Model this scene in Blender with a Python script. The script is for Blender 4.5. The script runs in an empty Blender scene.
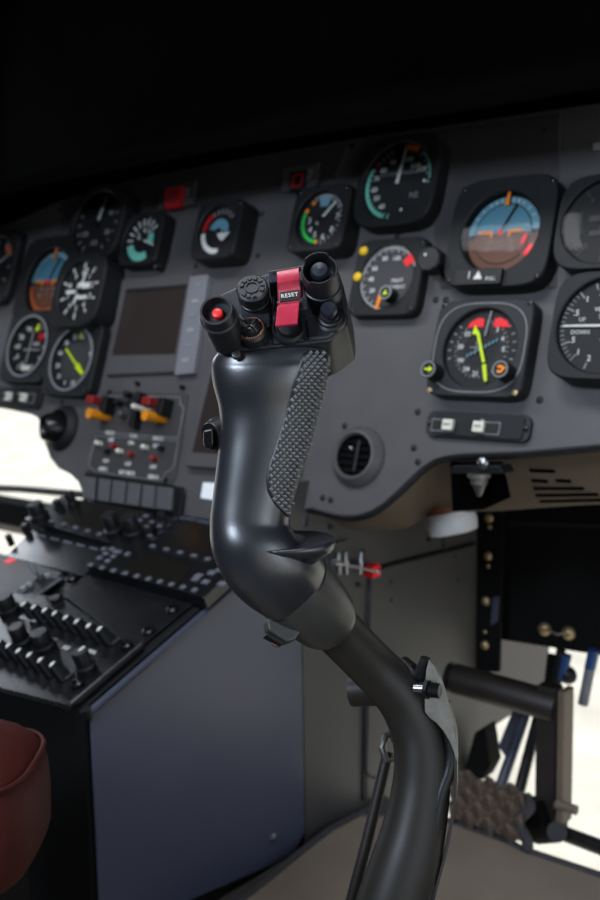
import bpy, bmesh, math, random
from mathutils import Vector, Matrix
from mathutils.bvhtree import BVHTree
random.seed(4)
PI = math.pi
SC = bpy.context.scene
COL = SC.collection
V = Vector

# ------------------------------------------------------------------ camera geometry
# axes: X right across the cabin, Y towards the nose, Z up, floor at z = 0
CAM = V((0, 0, .555))
FPX = 1000.0
AX = -V((-1200, -105, FPX)).normalized()
DN = V((133, 8000, FPX)).normalized(); DN = (DN - DN.dot(AX) * AX).normalized()
UPc = -DN
FW = AX.cross(UPc)
if FW[2] < 0: FW = -FW
RM = Matrix((AX, FW, UPc))
def ray(px, py): return RM @ V(((px - 300) / FPX, (py - 450) / FPX, 1.0))
def W(px, py, Z): return CAM + ray(px, py) * Z
def camdir(x, y, z): return (RM @ V((x, y, z))).normalized()

class Frame:
    def __init__(s, o, ex, ey):
        s.o, s.ex, s.ey = o.copy(), ex.normalized(), ey.normalized(); s.n = s.ex.cross(s.ey).normalized()
    def at(s, px, py, h=0.0):
        r = ray(px, py); t = ((s.o - CAM).dot(s.n) + h) / r.dot(s.n); d = CAM + r * t - s.o
        return V((d.dot(s.ex), d.dot(s.ey), h))
    def w(s, p): return s.o + s.ex * p[0] + s.ey * p[1] + s.n * p[2]
    def mat(s, u=0, v=0, h=0):
        p = s.w((u, v, h)); m = Matrix((s.ex, s.ey, s.n)).transposed().to_4x4(); m.translation = p; return m
    def sub(s, p): return Frame(s.w(p), s.ex, s.ey)
    def poly(s, pts, h=0): return [s.at(x, y, h) for x, y in pts]

PV = RM @ V((1533, -8000, FPX)).normalized(); PV = V((0, PV[1], PV[2])).normalized()
PAN = Frame(W(398, 182, 1.05), V((1, 0, 0)), PV)
XS = PAN.w(PAN.at(303, 520))[0]
def side(px, py, x=None):
    x = XS if x is None else x
    r = ray(px, py); return CAM + r * ((x - CAM[0]) / r[0])
def floorp(px, py, z=0.0):
    r = ray(px, py); return CAM + r * ((z - CAM[2]) / r[2])
def yp(px, py, y):
    r = ray(px, py); return CAM + r * (y / r[1])
C0 = side(88, 712); C1 = side(232, 588)
CON = Frame(C0, V((1, 0, 0)), (C1 - C0))

# ------------------------------------------------------------------ materials
def lin(c): c /= 255.0; return c / 12.92 if c <= .04045 else ((c + .055) / 1.055) ** 2.4
def rgb(r, g, b): return (lin(r), lin(g), lin(b), 1)
def mat(name, col, rough=.5, metal=0.0, noise=0.0, nscale=60, bump=0.0, bscale=300, coat=0.0, emit=None, es=1.0, spec=.5):
    m = bpy.data.materials.new(name); m.use_nodes = True
    nt = m.node_tree; b = nt.nodes['Principled BSDF']
    b.inputs['Base Color'].default_value = col; b.inputs['Roughness'].default_value = rough
    b.inputs['Metallic'].default_value = metal; b.inputs['Coat Weight'].default_value = coat
    b.inputs['Specular IOR Level'].default_value = spec
    tc = nt.nodes.new('ShaderNodeTexCoord')
    if noise:
        n = nt.nodes.new('ShaderNodeTexNoise'); n.inputs['Scale'].default_value = nscale; n.inputs['Detail'].default_value = 5
        nt.links.new(tc.outputs['Object'], n.inputs['Vector'])
        mx = nt.nodes.new('ShaderNodeMixRGB'); mx.blend_type = 'MULTIPLY'; mx.inputs['Fac'].default_value = 1
        mx.inputs['Color1'].default_value = col
        cr = nt.nodes.new('ShaderNodeMapRange'); cr.inputs['To Min'].default_value = 1 - noise; cr.inputs['To Max'].default_value = 1 + noise
        cr.inputs['From Min'].default_value = .3; cr.inputs['From Max'].default_value = .7
        nt.links.new(n.outputs['Fac'], cr.inputs['Value']); nt.links.new(cr.outputs['Result'], mx.inputs['Color2'])
        nt.links.new(mx.outputs['Color'], b.inputs['Base Color'])
        rr = nt.nodes.new('ShaderNodeMapRange'); rr.inputs['To Min'].default_value = max(.03, rough - .06); rr.inputs['To Max'].default_value = rough + .06
        nt.links.new(n.outputs['Fac'], rr.inputs['Value']); nt.links.new(rr.outputs['Result'], b.inputs['Roughness'])
    if bump:
        n2 = nt.nodes.new('ShaderNodeTexNoise'); n2.inputs['Scale'].default_value = bscale; n2.inputs['Detail'].default_value = 3
        nt.links.new(tc.outputs['Object'], n2.inputs['Vector'])
        bp = nt.nodes.new('ShaderNodeBump'); bp.inputs['Strength'].default_value = bump; bp.inputs['Distance'].default_value = .001
        nt.links.new(n2.outputs['Fac'], bp.inputs['Height']); nt.links.new(bp.outputs['Normal'], b.inputs['Normal'])
    if emit: b.inputs['Emission Color'].default_value = emit; b.inputs['Emission Strength'].default_value = es
    return m
def glass(name):
    m = bpy.data.materials.new(name); m.use_nodes = True; nt = m.node_tree; nt.nodes.clear()
    o = nt.nodes.new('ShaderNodeOutputMaterial'); mx = nt.nodes.new('ShaderNodeMixShader')
    t = nt.nodes.new('ShaderNodeBsdfTransparent'); g = nt.nodes.new('ShaderNodeBsdfGlossy'); g.inputs['Roughness'].default_value = .04
    f = nt.nodes.new('ShaderNodeFresnel'); f.inputs['IOR'].default_value = 1.22
    nt.links.new(f.outputs[0], mx.inputs[0]); nt.links.new(t.outputs[0], mx.inputs[1]); nt.links.new(g.outputs[0], mx.inputs[2])
    nt.links.new(mx.outputs[0], o.inputs[0]); return m
M = dict(
    panel=mat('panel_grey_paint', rgb(80, 78, 79), .5, noise=.06, nscale=25, bump=.15, bscale=900),
    panel2=mat('panel_dark_paint', rgb(62, 60, 61), .5, noise=.06, nscale=30, bump=.15, bscale=900),
    tile=mat('tile_grey', rgb(84, 84, 86), .5, noise=.05),
    strip=mat('key_strip_grey', rgb(118, 119, 125), .5, noise=.05),
    hous=mat('instrument_housing_black', rgb(23, 24, 26), .55, spec=.35, noise=.12, nscale=80, bump=.2, bscale=1200),
    hous2=mat('instrument_housing_charcoal', rgb(34, 35, 37), .55, spec=.4, noise=.1, nscale=80, bump=.2, bscale=1200),
    dial=mat('dial_black', rgb(17, 17, 18), .65),
    dialg=mat('dial_grey', rgb(62, 60, 62), .65),
    white=mat('marking_white', rgb(225, 225, 220), .6),
    pale=mat('marking_pale_grey', rgb(150, 150, 150), .6),
    green=mat('marking_green', rgb(40, 200, 80), .6),
    teal=mat('marking_teal', rgb(120, 205, 185), .6),
    lime=mat('needle_lime', rgb(215, 240, 20), .5),
    orange=mat('marking_orange', rgb(250, 140, 20), .5),
    yellow=mat('marking_yellow', rgb(235, 190, 20), .5),
    flag=mat('flag_red', rgb(250, 30, 40), .5),
    red=mat('marking_red', rgb(185, 25, 30), .5),
    sky=mat('horizon_sky_blue', rgb(88, 140, 160), .6),
    sky2=mat('horizon_scale_blue', rgb(105, 155, 172), .6),
    earth=mat('horizon_ground_brown', rgb(104, 66, 48), .6),
    earth2=mat('horizon_ground_orange', rgb(165, 85, 45), .6),
    ring=mat('ring_grey', rgb(128, 130, 132), .45),
    black=mat('black_plastic', rgb(16, 16, 18), .45, spec=.4, noise=.1, nscale=90),
    blackg=mat('black_gloss', rgb(17, 17, 19), .25),
    matte=mat('black_matte', rgb(12, 12, 12), .85, spec=.15, noise=.15, nscale=12),
    liner=mat('black_liner', rgb(5, 5, 5), 1.0, spec=.0, noise=.2, nscale=6),
    grip=mat('grip_black', rgb(38, 39, 44), .31, noise=.06, nscale=40, bump=.03, bscale=700, spec=1.0),
    head=mat('switch_head_black', rgb(32, 34, 40), .40, noise=.08, nscale=120, bump=.2, bscale=1400),
    knob=mat('switch_cap_black', rgb(27, 29, 33), .42, noise=.1, nscale=200),
    collar=mat('collar_black_metal', rgb(66, 65, 62), .38, noise=.08, nscale=60, bump=.12, bscale=800, metal=.2),
    tube=mat('tube_black_metal', rgb(41, 38, 34), .46, spec=.35, noise=.08, nscale=40),
    pad=mat('checkered_rubber_lit', rgb(128, 128, 128), .38, noise=.1, nscale=200),  # studs paler than their base: the light they catch is in the colour
    redg=mat('guard_red', rgb(190, 44, 70), .38, noise=.05, nscale=200),
    redb=mat('button_red', rgb(235, 40, 36), .4),
    bronze=mat('bronze_ring', rgb(140, 90, 62), .5, metal=.4, noise=.2, nscale=400),
    hat=mat('hat_blue_grey', rgb(38, 42, 52), .3),
    steel=mat('steel', rgb(170, 172, 176), .3, metal=1),
    steeld=mat('steel_worn', rgb(120, 118, 112), .45, metal=.8, noise=.2, nscale=200),
    brass=mat('brass_rivet', rgb(185, 160, 120), .4, metal=.7, noise=.2, nscale=200),
    console=mat('console_black', rgb(17, 18, 20), .27, noise=.12, nscale=30),
    consolep=mat('console_plate_satin', rgb(20, 21, 24), .24, spec=.8, noise=.12, nscale=30),
    sidep=mat('console_side_blue_grey', rgb(70, 74, 92), .34, noise=.05, nscale=12, bump=.05, bscale=300),
    rail=mat('console_edge_blue', rgb(66, 70, 84), .3),
    wallg=mat('footwell_grey', rgb(70, 68, 67), .5, noise=.07, nscale=14, bump=.1, bscale=500),
    tan=mat('fairing_taupe', rgb(136, 122, 106), .6, noise=.08, nscale=14),
    screen=mat('screen_reflection_brown', rgb(54, 46, 44), .14),  # brown of the reflection is put into the glass colour
    key=mat('key_grey', rgb(100, 102, 110), .35),
    screen2=mat('screen_dark_olive', rgb(27, 25, 22), .2),
    keyd=mat('key_dark', rgb(46, 48, 54), .35),
    floor=mat('floor_mat_beige', rgb(120, 108, 94), .8, noise=.1, nscale=18, bump=.3, bscale=500),
    tread=mat('quilted_brown_vinyl', rgb(122, 106, 95), .5, noise=.1, nscale=50),
    piping=mat('mat_binding_dark', rgb(52, 50, 52), .8, noise=.2, nscale=80),
    leather=mat('red_leather', rgb(62, 21, 15), .6, spec=.2, noise=.15, nscale=50, bump=.35, bscale=260),
    ochre=mat('guard_orange', rgb(225, 140, 20), .4),
    guardr=mat('guard_dark_red', rgb(130, 24, 24), .4),
    ivory=mat('ivory', rgb(225, 220, 205), .4),
    paper=mat('white_sticker', rgb(250, 252, 255), .6),
    bluem=mat('blue_fitting', rgb(40, 70, 120), .4),
    bluetube=mat('blue_grey_tube', rgb(72, 76, 92), .35, metal=.3),
    pedal=mat('pedal_black_brown', rgb(36, 30, 27), .5, noise=.15, nscale=40),
    pedals=mat('pedal_worn_brown', rgb(105, 92, 78), .6, noise=.15, nscale=30),
    concrete=mat('pale_concrete', rgb(210, 205, 190), .9, noise=.16, nscale=5),
    glass=glass('instrument_glass'),
)

# ------------------------------------------------------------------ mesh builder
def ang(d): d = math.radians(d); return math.sin(d), math.cos(d)      # degrees clockwise from the top
class MB:
    def __init__(s): s.bm = bmesh.new(); s.T = Matrix.Identity(4)
    def v(s, p): return s.bm.verts.new(s.T @ V(p))
    def f(s, vs):
        try: return s.bm.faces.new(vs)
        except ValueError: return None
    def box(s, c, d, rz=0, R=None):
        R = R or Matrix.Rotation(rz, 3, 'Z'); vs = []
        for x in (-.5, .5):
            for y in (-.5, .5):
                for z in (-.5, .5): vs.append(s.v(V(c) + R @ V((x * d[0], y * d[1], z * d[2]))))
        for q in ((0, 1, 3, 2), (4, 6, 7, 5), (0, 4, 5, 1), (2, 3, 7, 6), (0, 2, 6, 4), (1, 5, 7, 3)): s.f([vs[i] for i in q])
        return s
    def prism(s, pts, z0, z1, top=None):
        a = [s.v((p[0], p[1], z0)) for p in pts]; b = [s.v((p[0], p[1], z1)) for p in (top or pts)]
        n = len(a); s.f(a[::-1]); s.f(b)
        for i in range(n): s.f([a[i], a[(i + 1) % n], b[(i + 1) % n], b[i]])
        return s
    def rings(s, rs, cap0=True, cap1=True, closed=True):
        L = [[s.v(p) for p in r] for r in rs]; n = len(L[0])
        for a, b in zip(L, L[1:]):
            for i in range(n if closed else n - 1): s.f([a[i], a[(i + 1) % n], b[(i + 1) % n], b[i]])
        if cap0: s.f(L[0][::-1])
        if cap1: s.f(L[-1])
        return s
    def lathe(s, prof, n=40, c=(0, 0), cap0=True, cap1=True):
        return s.rings([[(c[0] + max(r, 1e-5) * math.cos(2 * PI * i / n), c[1] + max(r, 1e-5) * math.sin(2 * PI * i / n), z) for i in range(n)] for r, z in prof], cap0, cap1)
    def tube(s, pts, rad, n=14, cap=True, flat=1.0, up=None):
        pts = [V(p) for p in pts]; rad = rad if isinstance(rad, (list, tuple)) else [rad] * len(pts)
        rs = []; nb = None
        for i, p in enumerate(pts):
            t = (pts[min(i + 1, len(pts) - 1)] - pts[max(i - 1, 0)]).normalized()
            if nb is None:
                nb = t.orthogonal().normalized() if up is None else (V(up) - V(up).dot(t) * t).normalized()
            nb = (nb - nb.dot(t) * t).normalized(); bb = t.cross(nb)
            rs.append([p + (nb * math.cos(2 * PI * k / n) + bb * math.sin(2 * PI * k / n) * flat) * rad[i] for k in range(n)])
        return s.rings(rs, cap, cap)
    def disc(s, r, z, n=48, c=(0, 0)):
        s.f([s.v((c[0] + r * math.cos(2 * PI * i / n), c[1] + r * math.sin(2 * PI * i / n), z)) for i in range(n)]); return s
    def arc(s, r0, r1, a0, a1, z, th=.0004, n=None, c=(0, 0)):
        n = n or max(2, int(abs(a1 - a0) / 6)); 
        if a1 < a0: a0, a1 = a1, a0
        rs = []
        for i in range(n + 1):
            x, y = ang(a0 + (a1 - a0) * i / n)
            rs.append([(c[0] + x * r0, c[1] + y * r0, z), (c[0] + x * r1, c[1] + y * r1, z), (c[0] + x * r1, c[1] + y * r1, z + th), (c[0] + x * r0, c[1] + y * r0, z + th)])
        return s.rings(rs)
    def bar(s, p0, p1, w0, w1, z, th=.0005):
        p0, p1 = V((p0[0], p0[1], 0)), V((p1[0], p1[1], 0)); d = (p1 - p0).normalized(); o = V((-d.y, d.x, 0))
        q = [p0 + o * w0 / 2, p0 - o * w0 / 2, p1 - o * w1 / 2, p1 + o * w1 / 2]
        return s.prism([q[0], q[1], q[2], q[3]], z, z + th)
    def ticks(s, angs, r0, r1, w, z, th=.0003):
        for a in angs: x, y = ang(a); s.bar((x * r0, y * r0), (x * r1, y * r1), w, w, z, th)
        return s
    def dome(s, r, z0, hgt, n=32, c=(0, 0)):
        return s.lathe([(r * math.cos(t * PI / 2 / 7), z0 + hgt * math.sin(t * PI / 2 / 7)) for t in range(8)], n, c)
    def knob(s, r, z0, z1, n=36, c=(0, 0), flutes=12, dep=.06):
        def rg(rr, z): return [(c[0] + rr * (1 - dep * (math.cos(flutes * 2 * PI * i / n / 1.0) > .2)) * math.cos(2 * PI * i / n), c[1] + rr * (1 - dep * (math.cos(flutes * 2 * PI * i / n) > .2)) * math.sin(2 * PI * i / n), z) for i in range(n)]
        return s.rings([rg(r, z0), rg(r, z1 - .1 * (z1 - z0)), rg(r * .88, z1)])
    def text(s, t, size, c, z, th=.0003, rz=0, M3=None, align='CENTER', bold=.0, sp=1.0):
        cu = bpy.data.curves.new('t', 'FONT'); cu.body = t; cu.size = size; cu.align_x = align; cu.align_y = 'CENTER'; cu.extrude = th / 2; cu.offset = bold * size
        cu.resolution_u = 2; cu.space_character = sp
        ob = bpy.data.objects.new('t', cu); COL.objects.link(ob); bpy.context.view_layer.update()
        me = bpy.data.meshes.new_from_object(ob.evaluated_get(bpy.context.evaluated_depsgraph_get()))
        R = Matrix.Translation(V((c[0], c[1], z + th / 2))) @ Matrix.Rotation(rz, 4, 'Z')
        if M3 is not None: R = M3
        me.transform(s.T @ R); s.bm.from_mesh(me)
        bpy.data.objects.remove(ob); bpy.data.meshes.remove(me); bpy.data.curves.remove(cu)
        return s
    def build(s, name, m, parent=None, bevel=0, sharp=38, label=None, subsurf=0, seg=2):
        if m != 'glass': bmesh.ops.recalc_face_normals(s.bm, faces=s.bm.faces)
        me = bpy.data.meshes.new(name); s.bm.to_mesh(me); s.bm.free(); me.materials.append(m if not isinstance(m, str) else M[m])
        for p in me.polygons: p.use_smooth = True
        me.set_sharp_from_angle(angle=math.radians(sharp))
        o = bpy.data.objects.new(name, me); COL.objects.link(o)
        if parent is not None: o.parent = parent
        if bevel:
            b = o.modifiers.new('bevel', 'BEVEL'); b.width = bevel; b.segments = seg; b.limit_method = 'ANGLE'; b.angle_limit = math.radians(40); b.harden_normals = True
        if subsurf:
            b = o.modifiers.new('sub', 'SUBSURF'); b.levels = subsurf; b.render_levels = subsurf
        if label: o['label'] = label
        return o
def B(): return MB()
def tag(o, label, cat, group=None):
    o['label'] = label; o['category'] = cat
    if group: o['group'] = group
    return o
def thing(name, m, label, cat, group=None):
    o = bpy.data.objects.new(name, None); COL.objects.link(o); o.empty_display_size = .01
    o.matrix_world = m; return tag(o, label, cat, group)
def struct(o): o['kind'] = 'structure'; return o
def trs(p): return Matrix.Translation(V(p))
def alignz(p0, p1):
    z = (V(p1) - V(p0)).normalized(); q = z.to_track_quat('Z', 'Y'); m = q.to_matrix().to_4x4(); m.translation = V(p0); return m
def rrect(hw, hh, r, n=6, c=(0, 0)):
    out = []
    for cx, cy, a in ((hw - r, hh - r, 0), (-hw + r, hh - r, 90), (-hw + r, -hh + r, 180), (hw - r, -hh + r, 270)):
        for i in range(n + 1):
            t = math.radians(a + 90 * i / n); out.append((c[0] + cx + r * math.cos(t), c[1] + cy + r * math.sin(t)))
    return out
def crom(pts, n):
    out = []; P = [pts[0]] + list(pts) + [pts[-1]]
    for i in range(1, len(P) - 2):
        for k in range(n):
            t = k / n; out.append(tuple(.5 * (2 * b + (c - a) * t + (2 * a - 5 * b + 4 * c - d) * t * t + (3 * b - a - 3 * c + d) * t ** 3) for a, b, c, d in zip(P[i - 1], P[i], P[i + 1], P[i + 2])))
    out.append(tuple(P[-2])); return out

# ------------------------------------------------------------------ instruments
def boxface(hw, hh, r, R, rec, h, off=(0, 0), n=64, ring=None, back=0.0, taper=1.0):
    """square instrument case with a round recessed opening"""
    def out(k, s=1.0):
        t = 2 * PI * k / n; dx, dy = math.cos(t), math.sin(t)
        p = 9.0 * (1 - r) + 2.0 * r          # r: 0 square .. 1 round
        q = (abs(dx / hw) ** p + abs(dy / hh) ** p) ** (-1 / p)
        return off[0] + dx * q * s, off[1] + dy * q * s
    def ci(k, rr): t = 2 * PI * k / n; return rr * math.cos(t), rr * math.sin(t)
    b = B(); e = .0012
    rs = []
    for s_, z in ((taper, back), (1.0, h - e * 1.5), (1 - e / hw, h)):
        rs.append([(*out(k, s_), z) for k in range(n)])
    for rr, z in ((R + .0012, h), (R, h - .001), (R - .0008, h - rec)): rs.append([(*ci(k, rr), z) for k in range(n)])
    b.rings(rs, True, False); return b

def gauge(name, px, py, dia, h, hw, hh, r, label, cat='gauge', group='round flight instruments on the panel', off=(0, 0), rec=.005, hm='hous', dm='dial', gl=True, fr=PAN):
    c = fr.at(px, py, h - rec)
    R = abs((fr.at(px, py - dia / 2, h - rec) - fr.at(px, py + dia / 2, h - rec)).y) / 2
    t = thing(name, fr.mat(c.x, c.y, 0), label, cat, group)
    boxface(hw * R, hh * R, r, R, rec, h, (off[0] * R, off[1] * R)).build('housing', hm, t, sharp=30)
    B().lathe([(R, h - rec - .001), (R, h - rec)], 48).build('dial', dm, t)
    if gl: B().disc(R * 1.01, h - .0012).build('glass', 'glass', t)
    for sx in (-1, 1):
        for sy in (-1, 1):
            b = B(); cx, cy = off[0] * R + sx * hw * R * .84, off[1] * R + sy * hh * R * .84
            if r < .6 and math.hypot(cx, cy) > R * 1.08 + .002:
                b.T = trs((cx, cy, h)); b.lathe([(.0022, -.0002), (.0022, .0005), (.0016, .0009)], 12); b.box((0, 0, .0009), (.003, .0005, .0004)); b.build('screw', 'blackg', t)
            else: b.bm.free()
    return t, R, h - rec, fr.sub((c.x, c.y, 0))
def needle(t, R, z, a, l, w, m='white', tail=.2, name='needle'):
    x, y = ang(a); B().bar((-x * R * tail, -y * R * tail), (x * R * l, y * R * l), w * R, w * R * .6, z + .0012, .0006).build(name, m, t)
def hub(t, R, z, r=.12, m='black'): B().lathe([(r * R, z), (r * R, z + .0018), (r * R * .7, z + .0024)], 20).build('hub', m, t)
def nums(t, R, z, items, size, m='white', name='numerals'):
    b = B()
    for s, a, rr in items:
        x, y = ang(a); b.text(s, size * R, (x * rr * R, y * rr * R), z, .0003, bold=.01)
    b.build(name, m, t)

G3 = 'round flight instruments on the panel'
# 1 far left airspeed
t, R, z, _ = gauge('airspeed_gauge', 98, 224, 62, .030, 1.22, 1.22, .85, 'very dark round gauge with a slim white needle, at the top left of the panel')
B().ticks(range(-150, 151, 20), .78 * R, .95 * R, .03 * R, z + .0002).build('markings', 'pale', t)
nums(t, R, z + .0002, [('40', 60, .6), ('80', 120, .6), ('120', 180, .6), ('150', 240, .6)], .22, 'pale')
needle(t, R, z, 12, .85, .11, 'white', .1); hub(t, R, z)
# 2 small gauge
t, R, z, _ = gauge('fuel_gauge', 143, 240, 46, .022, 1.18, 1.12, .25, 'small square-cased gauge with a pale green band, between the dark airspeed gauge and the display')
B().arc(.55 * R, .9 * R, 150, 250, z + .0002).arc(.3 * R, .62 * R, 60, 110, z + .0002).build('green_band', 'teal', t)
B().ticks(range(-110, 60, 20), .6 * R, .92 * R, .07 * R, z + .0002).build('markings', 'white', t)
nums(t, R, z + .0002, [('2', -60, .35), ('4', 0, .4), ('6', 40, .45)], .34)
needle(t, R, z, 110, .8, .1); hub(t, R, z)
fr = PAN.sub(PAN.at(163, 268, 0)); k = thing('adjuster_knob', fr.mat(), 'tiny black knob at the lower right corner of the small green-banded gauge', 'knob')
B().lathe([(.006, 0), (.006, .01), (.0045, .012)], 18).build('cap', 'black', k); B().box((0, 0, .0125), (.002, .008, .0008)).build('pointer', 'pale', k)
# 3 left attitude indicator
def attitude(px, py, dia, h, label, tiltdeg, right):
    t, R, z, fr = gauge('attitude_indicator', px, py, dia, h, 1.36, 1.36, .55, label, 'attitude indicator', 'attitude indicators', off=(.0, .0), rec=.012)
    rb = R * .93
    def half(a0, a1, r0, r1, m, nm, lift=0):
        b = B(); rs = []; n = 24
        for j in range(7):
            rr = r0 + (r1 - r0) * j / 6; zz = z + .001 + .006 * math.sqrt(max(0, 1 - (rr / rb / 1.15) ** 2)) + lift
            rs.append([(*(q * rr for q in ang(a0 + (a1 - a0) * i / n)), zz) for i in range(n + 1)])
        b.rings(rs, False, False, closed=False); return b.build(nm, m, t)
    hz = 3 + tiltdeg
    half(-90 + hz, 90 + hz, 0, rb * .78, 'sky', 'sky_half'); half(90 + hz, 270 + hz, 0, rb * .78, 'earth', 'ground_half')
    half(-90 + hz, 84 + hz, rb * .81, rb, 'sky2', 'bank_scale'); half(90 + hz, 262 + hz, rb * .81, rb, 'earth2' if not right else 'earth', 'lower_scale')
    B().arc(rb * .775, rb * .815, 0, 359.9, z + .0035, .0006, 60).build('scale_gap', 'dial', t)
    b = B()
    for a in (-60, -45, -30, -20, -10, 10, 20, 30, 45, 60): x, y = ang(a); b.bar((x * rb * .86, y * rb * .86), (x * rb * .96, y * rb * .96), .0008, .0008, z + .0049)
    b.build('bank_marks', 'white', t)
    b = B()
    for yy in (-.22, -.38): b.box((-.0, yy * rb, z + .0075), (.22 * rb, .0006, .0004))
    b.text('10', .14 * rb, (-.3 * rb, -.22 * rb), z + .0073).text('10', .14 * rb, (.3 * rb, -.22 * rb), z + .0073)
    b.text('20', .14 * rb, (-.34 * rb, -.42 * rb), z + .007).text('20', .14 * rb, (.34 * rb, -.42 * rb), z + .007)
    b.build('pitch_ladder', 'pale', t)
    b = B(); 
    for sx in (-1, 1):
        b.bar((sx * .22 * rb, .01 * rb), (sx * .62 * rb, .03 * rb), .07 * rb, .06 * rb, z + .009); b.bar((sx * .25 * rb, .02 * rb), (sx * .25 * rb, -.12 * rb), .06 * rb, .06 * rb, z + .009)
    b.build('aircraft_bars', 'orange', t)
    B().lathe([(.07 * rb, z + .0088), (.07 * rb, z + .01)], 14).build('center_dot', 'flag', t)
    B().bar((0.04 * rb, .72 * rb), (.07 * rb, 1.16 * rb), .14 * rb, .03 * rb, z + .0085).build('bank_pointer', 'orange', t)
    B().bar((0.0 * rb, .06 * rb), (.33 * rb, .75 * rb), .05 * rb, .06 * rb, z + .008).build('pointer_arm', 'dial', t)
    return t, R, z, rb
t, R, z, rb = attitude(53, 284, 66, .012, 'small attitude indicator with teal upper half, at the dark left end of the panel', 0, False)
# 4 left altimeter
t, R, z, _ = gauge('altimeter', 80, 291, 58, .034, 1.24, 1.24, .72, 'black altimeter with white bars, just left of the upper display screen')
B().ticks(range(0, 360, 36), .75 * R, .97 * R, .06 * R, z + .0002).build('markings', 'white', t)
nums(t, R, z + .0002, [(str(i), i * 36, .6) for i in range(10)], .26)
B().box((.15 * R, .18 * R, z + .0006), (.62 * R, .2 * R, .0006)).box((-.45 * R, -.02 * R, z + .0006), (.5 * R, .11 * R, .0006)).box((.2 * R, -.22 * R, z + .0006), (.5 * R, .12 * R, .0006)).build('reading_windows', 'white', t)
needle(t, R, z, 15, .8, .1); needle(t, R, z, 200, .5, .14); hub(t, R, z)
fr = PAN.sub(PAN.at(118, 259, 0)); k = thing('setting_knob', fr.mat(), 'small black knob with pale tip between the two dark gauges at upper left', 'knob')
B().lathe([(.006, 0), (.006, .02), (.004, .022)], 18).build('cap', 'black', k); B().dome(.003, .022, .002).build('tip', 'pale', k)
# 5 left HSI
t, R, z, _ = gauge('compass_indicator', 30, 347, 58, .016, 1.28, 1.25, .12, 'ringed gauge with tiny lime mark and red flag, leftmost of the two grey-ringed gauges', group='grey-ringed gauges')
B().arc(1.0 * R, 1.07 * R, 0, 359.9, z + .0052, .0012, 60).build('bezel_ring', 'ring', t)
B().ticks(range(0, 360, 30), .68 * R, .88 * R, .08 * R, z + .0002).build('markings', 'pale', t)
nums(t, R, z + .0002, [('3', 200, .66), ('6', 240, .66), ('W', 270, .66), ('30', 300, .66), ('N', 340, .66)], .26)
B().box((.15 * R, -.1 * R, z + .001), (.9 * R, .05 * R, .0004)).box((.35 * R, .1 * R, z + .001), (.35 * R, .12 * R, .0004)).bar((0, -.6 * R), (0.06 * R, .55 * R), .06 * R, .06 * R, z + .001).build('deviation_bars', 'pale', t)
B().box((.52 * R, .35 * R, z + .001), (.28 * R, .22 * R, .0004)).build('red_flag', 'red', t)
B().bar((.2 * R, .55 * R), (.28 * R, .8 * R), .18 * R, .05 * R, z + .001).build('lime_mark', 'lime', t)
B().box((.05 * R, -.72 * R, z + .001), (.5 * R, .16 * R, .0004)).build('slip_ball_tube', 'ivory', t)
# 6 ringed lime needle gauge
t, R, z, _ = gauge('bearing_indicator', 74, 360, 60, .016, 1.26, 1.22, .12, 'grey-ringed gauge with a thick diagonal lime needle on a grey face', group='grey-ringed gauges', dm='dialg')
B().arc(1.0 * R, 1.07 * R, 0, 359.9, z + .0052, .0012, 60).build('bezel_ring', 'ring', t)
B().arc(.62 * R, .64 * R, 0, 359.9, z + .0002, .0002, 50).arc(.7 * R, .98 * R, 180, 340, z + .0001, .0001, 40).build('inner_circle', 'dial', t)
nums(t, R, z + .0003, [('N', 15, .78), ('33', 345, .78), ('30', 315, .8), ('W', 285, .8), ('24', 255, .8), ('21', 225, .8), ('S', 195, .8), ('15', 165, .8), ('6', 75, .8)], .22)
b = B(); x, y = ang(126); b.bar((-x * .62 * R, -y * .62 * R), (x * .35 * R, y * .35 * R), .06 * R, .08 * R, z + .0012); b.bar((x * .3 * R, y * .3 * R), (x * .78 * R, y * .78 * R), .2 * R, .12 * R, z + .0012); b.build('needle', 'lime', t)
B().bar((.1 * R, .7 * R), (.12 * R, .9 * R), .12 * R, .04 * R, z + .001).build('lime_mark', 'lime', t)
# 7 gauge with blue / white
t, R, z, _ = gauge('clock_gauge', 219, 231, 48, .030, 1.2, 1.2, .2, 'square-cased gauge with pale blue, white and rust coloured bands, above the switch grip', rec=.006)
B().arc(.0 * R, .5 * R, -80, 95, z + .0002).build('blue_face', 'sky2', t)
B().prism([(-.1 * R, -.08 * R), (.62 * R, -.08 * R), (.3 * R, -.42 * R), (.12 * R, -.36 * R)], z + .0002, z + .0006).arc(.72 * R, .93 * R, 170, 265, z + .0002).build('white_bands', 'white', t)
B().arc(.72 * R, .92 * R, 272, 325, z + .0002).build('rust_band', 'red', t)
B().ticks(range(-30, 60, 15), .7 * R, .9 * R, .06 * R, z + .0002).build('markings', 'pale', t)
hub(t, R, z, .12)
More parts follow.
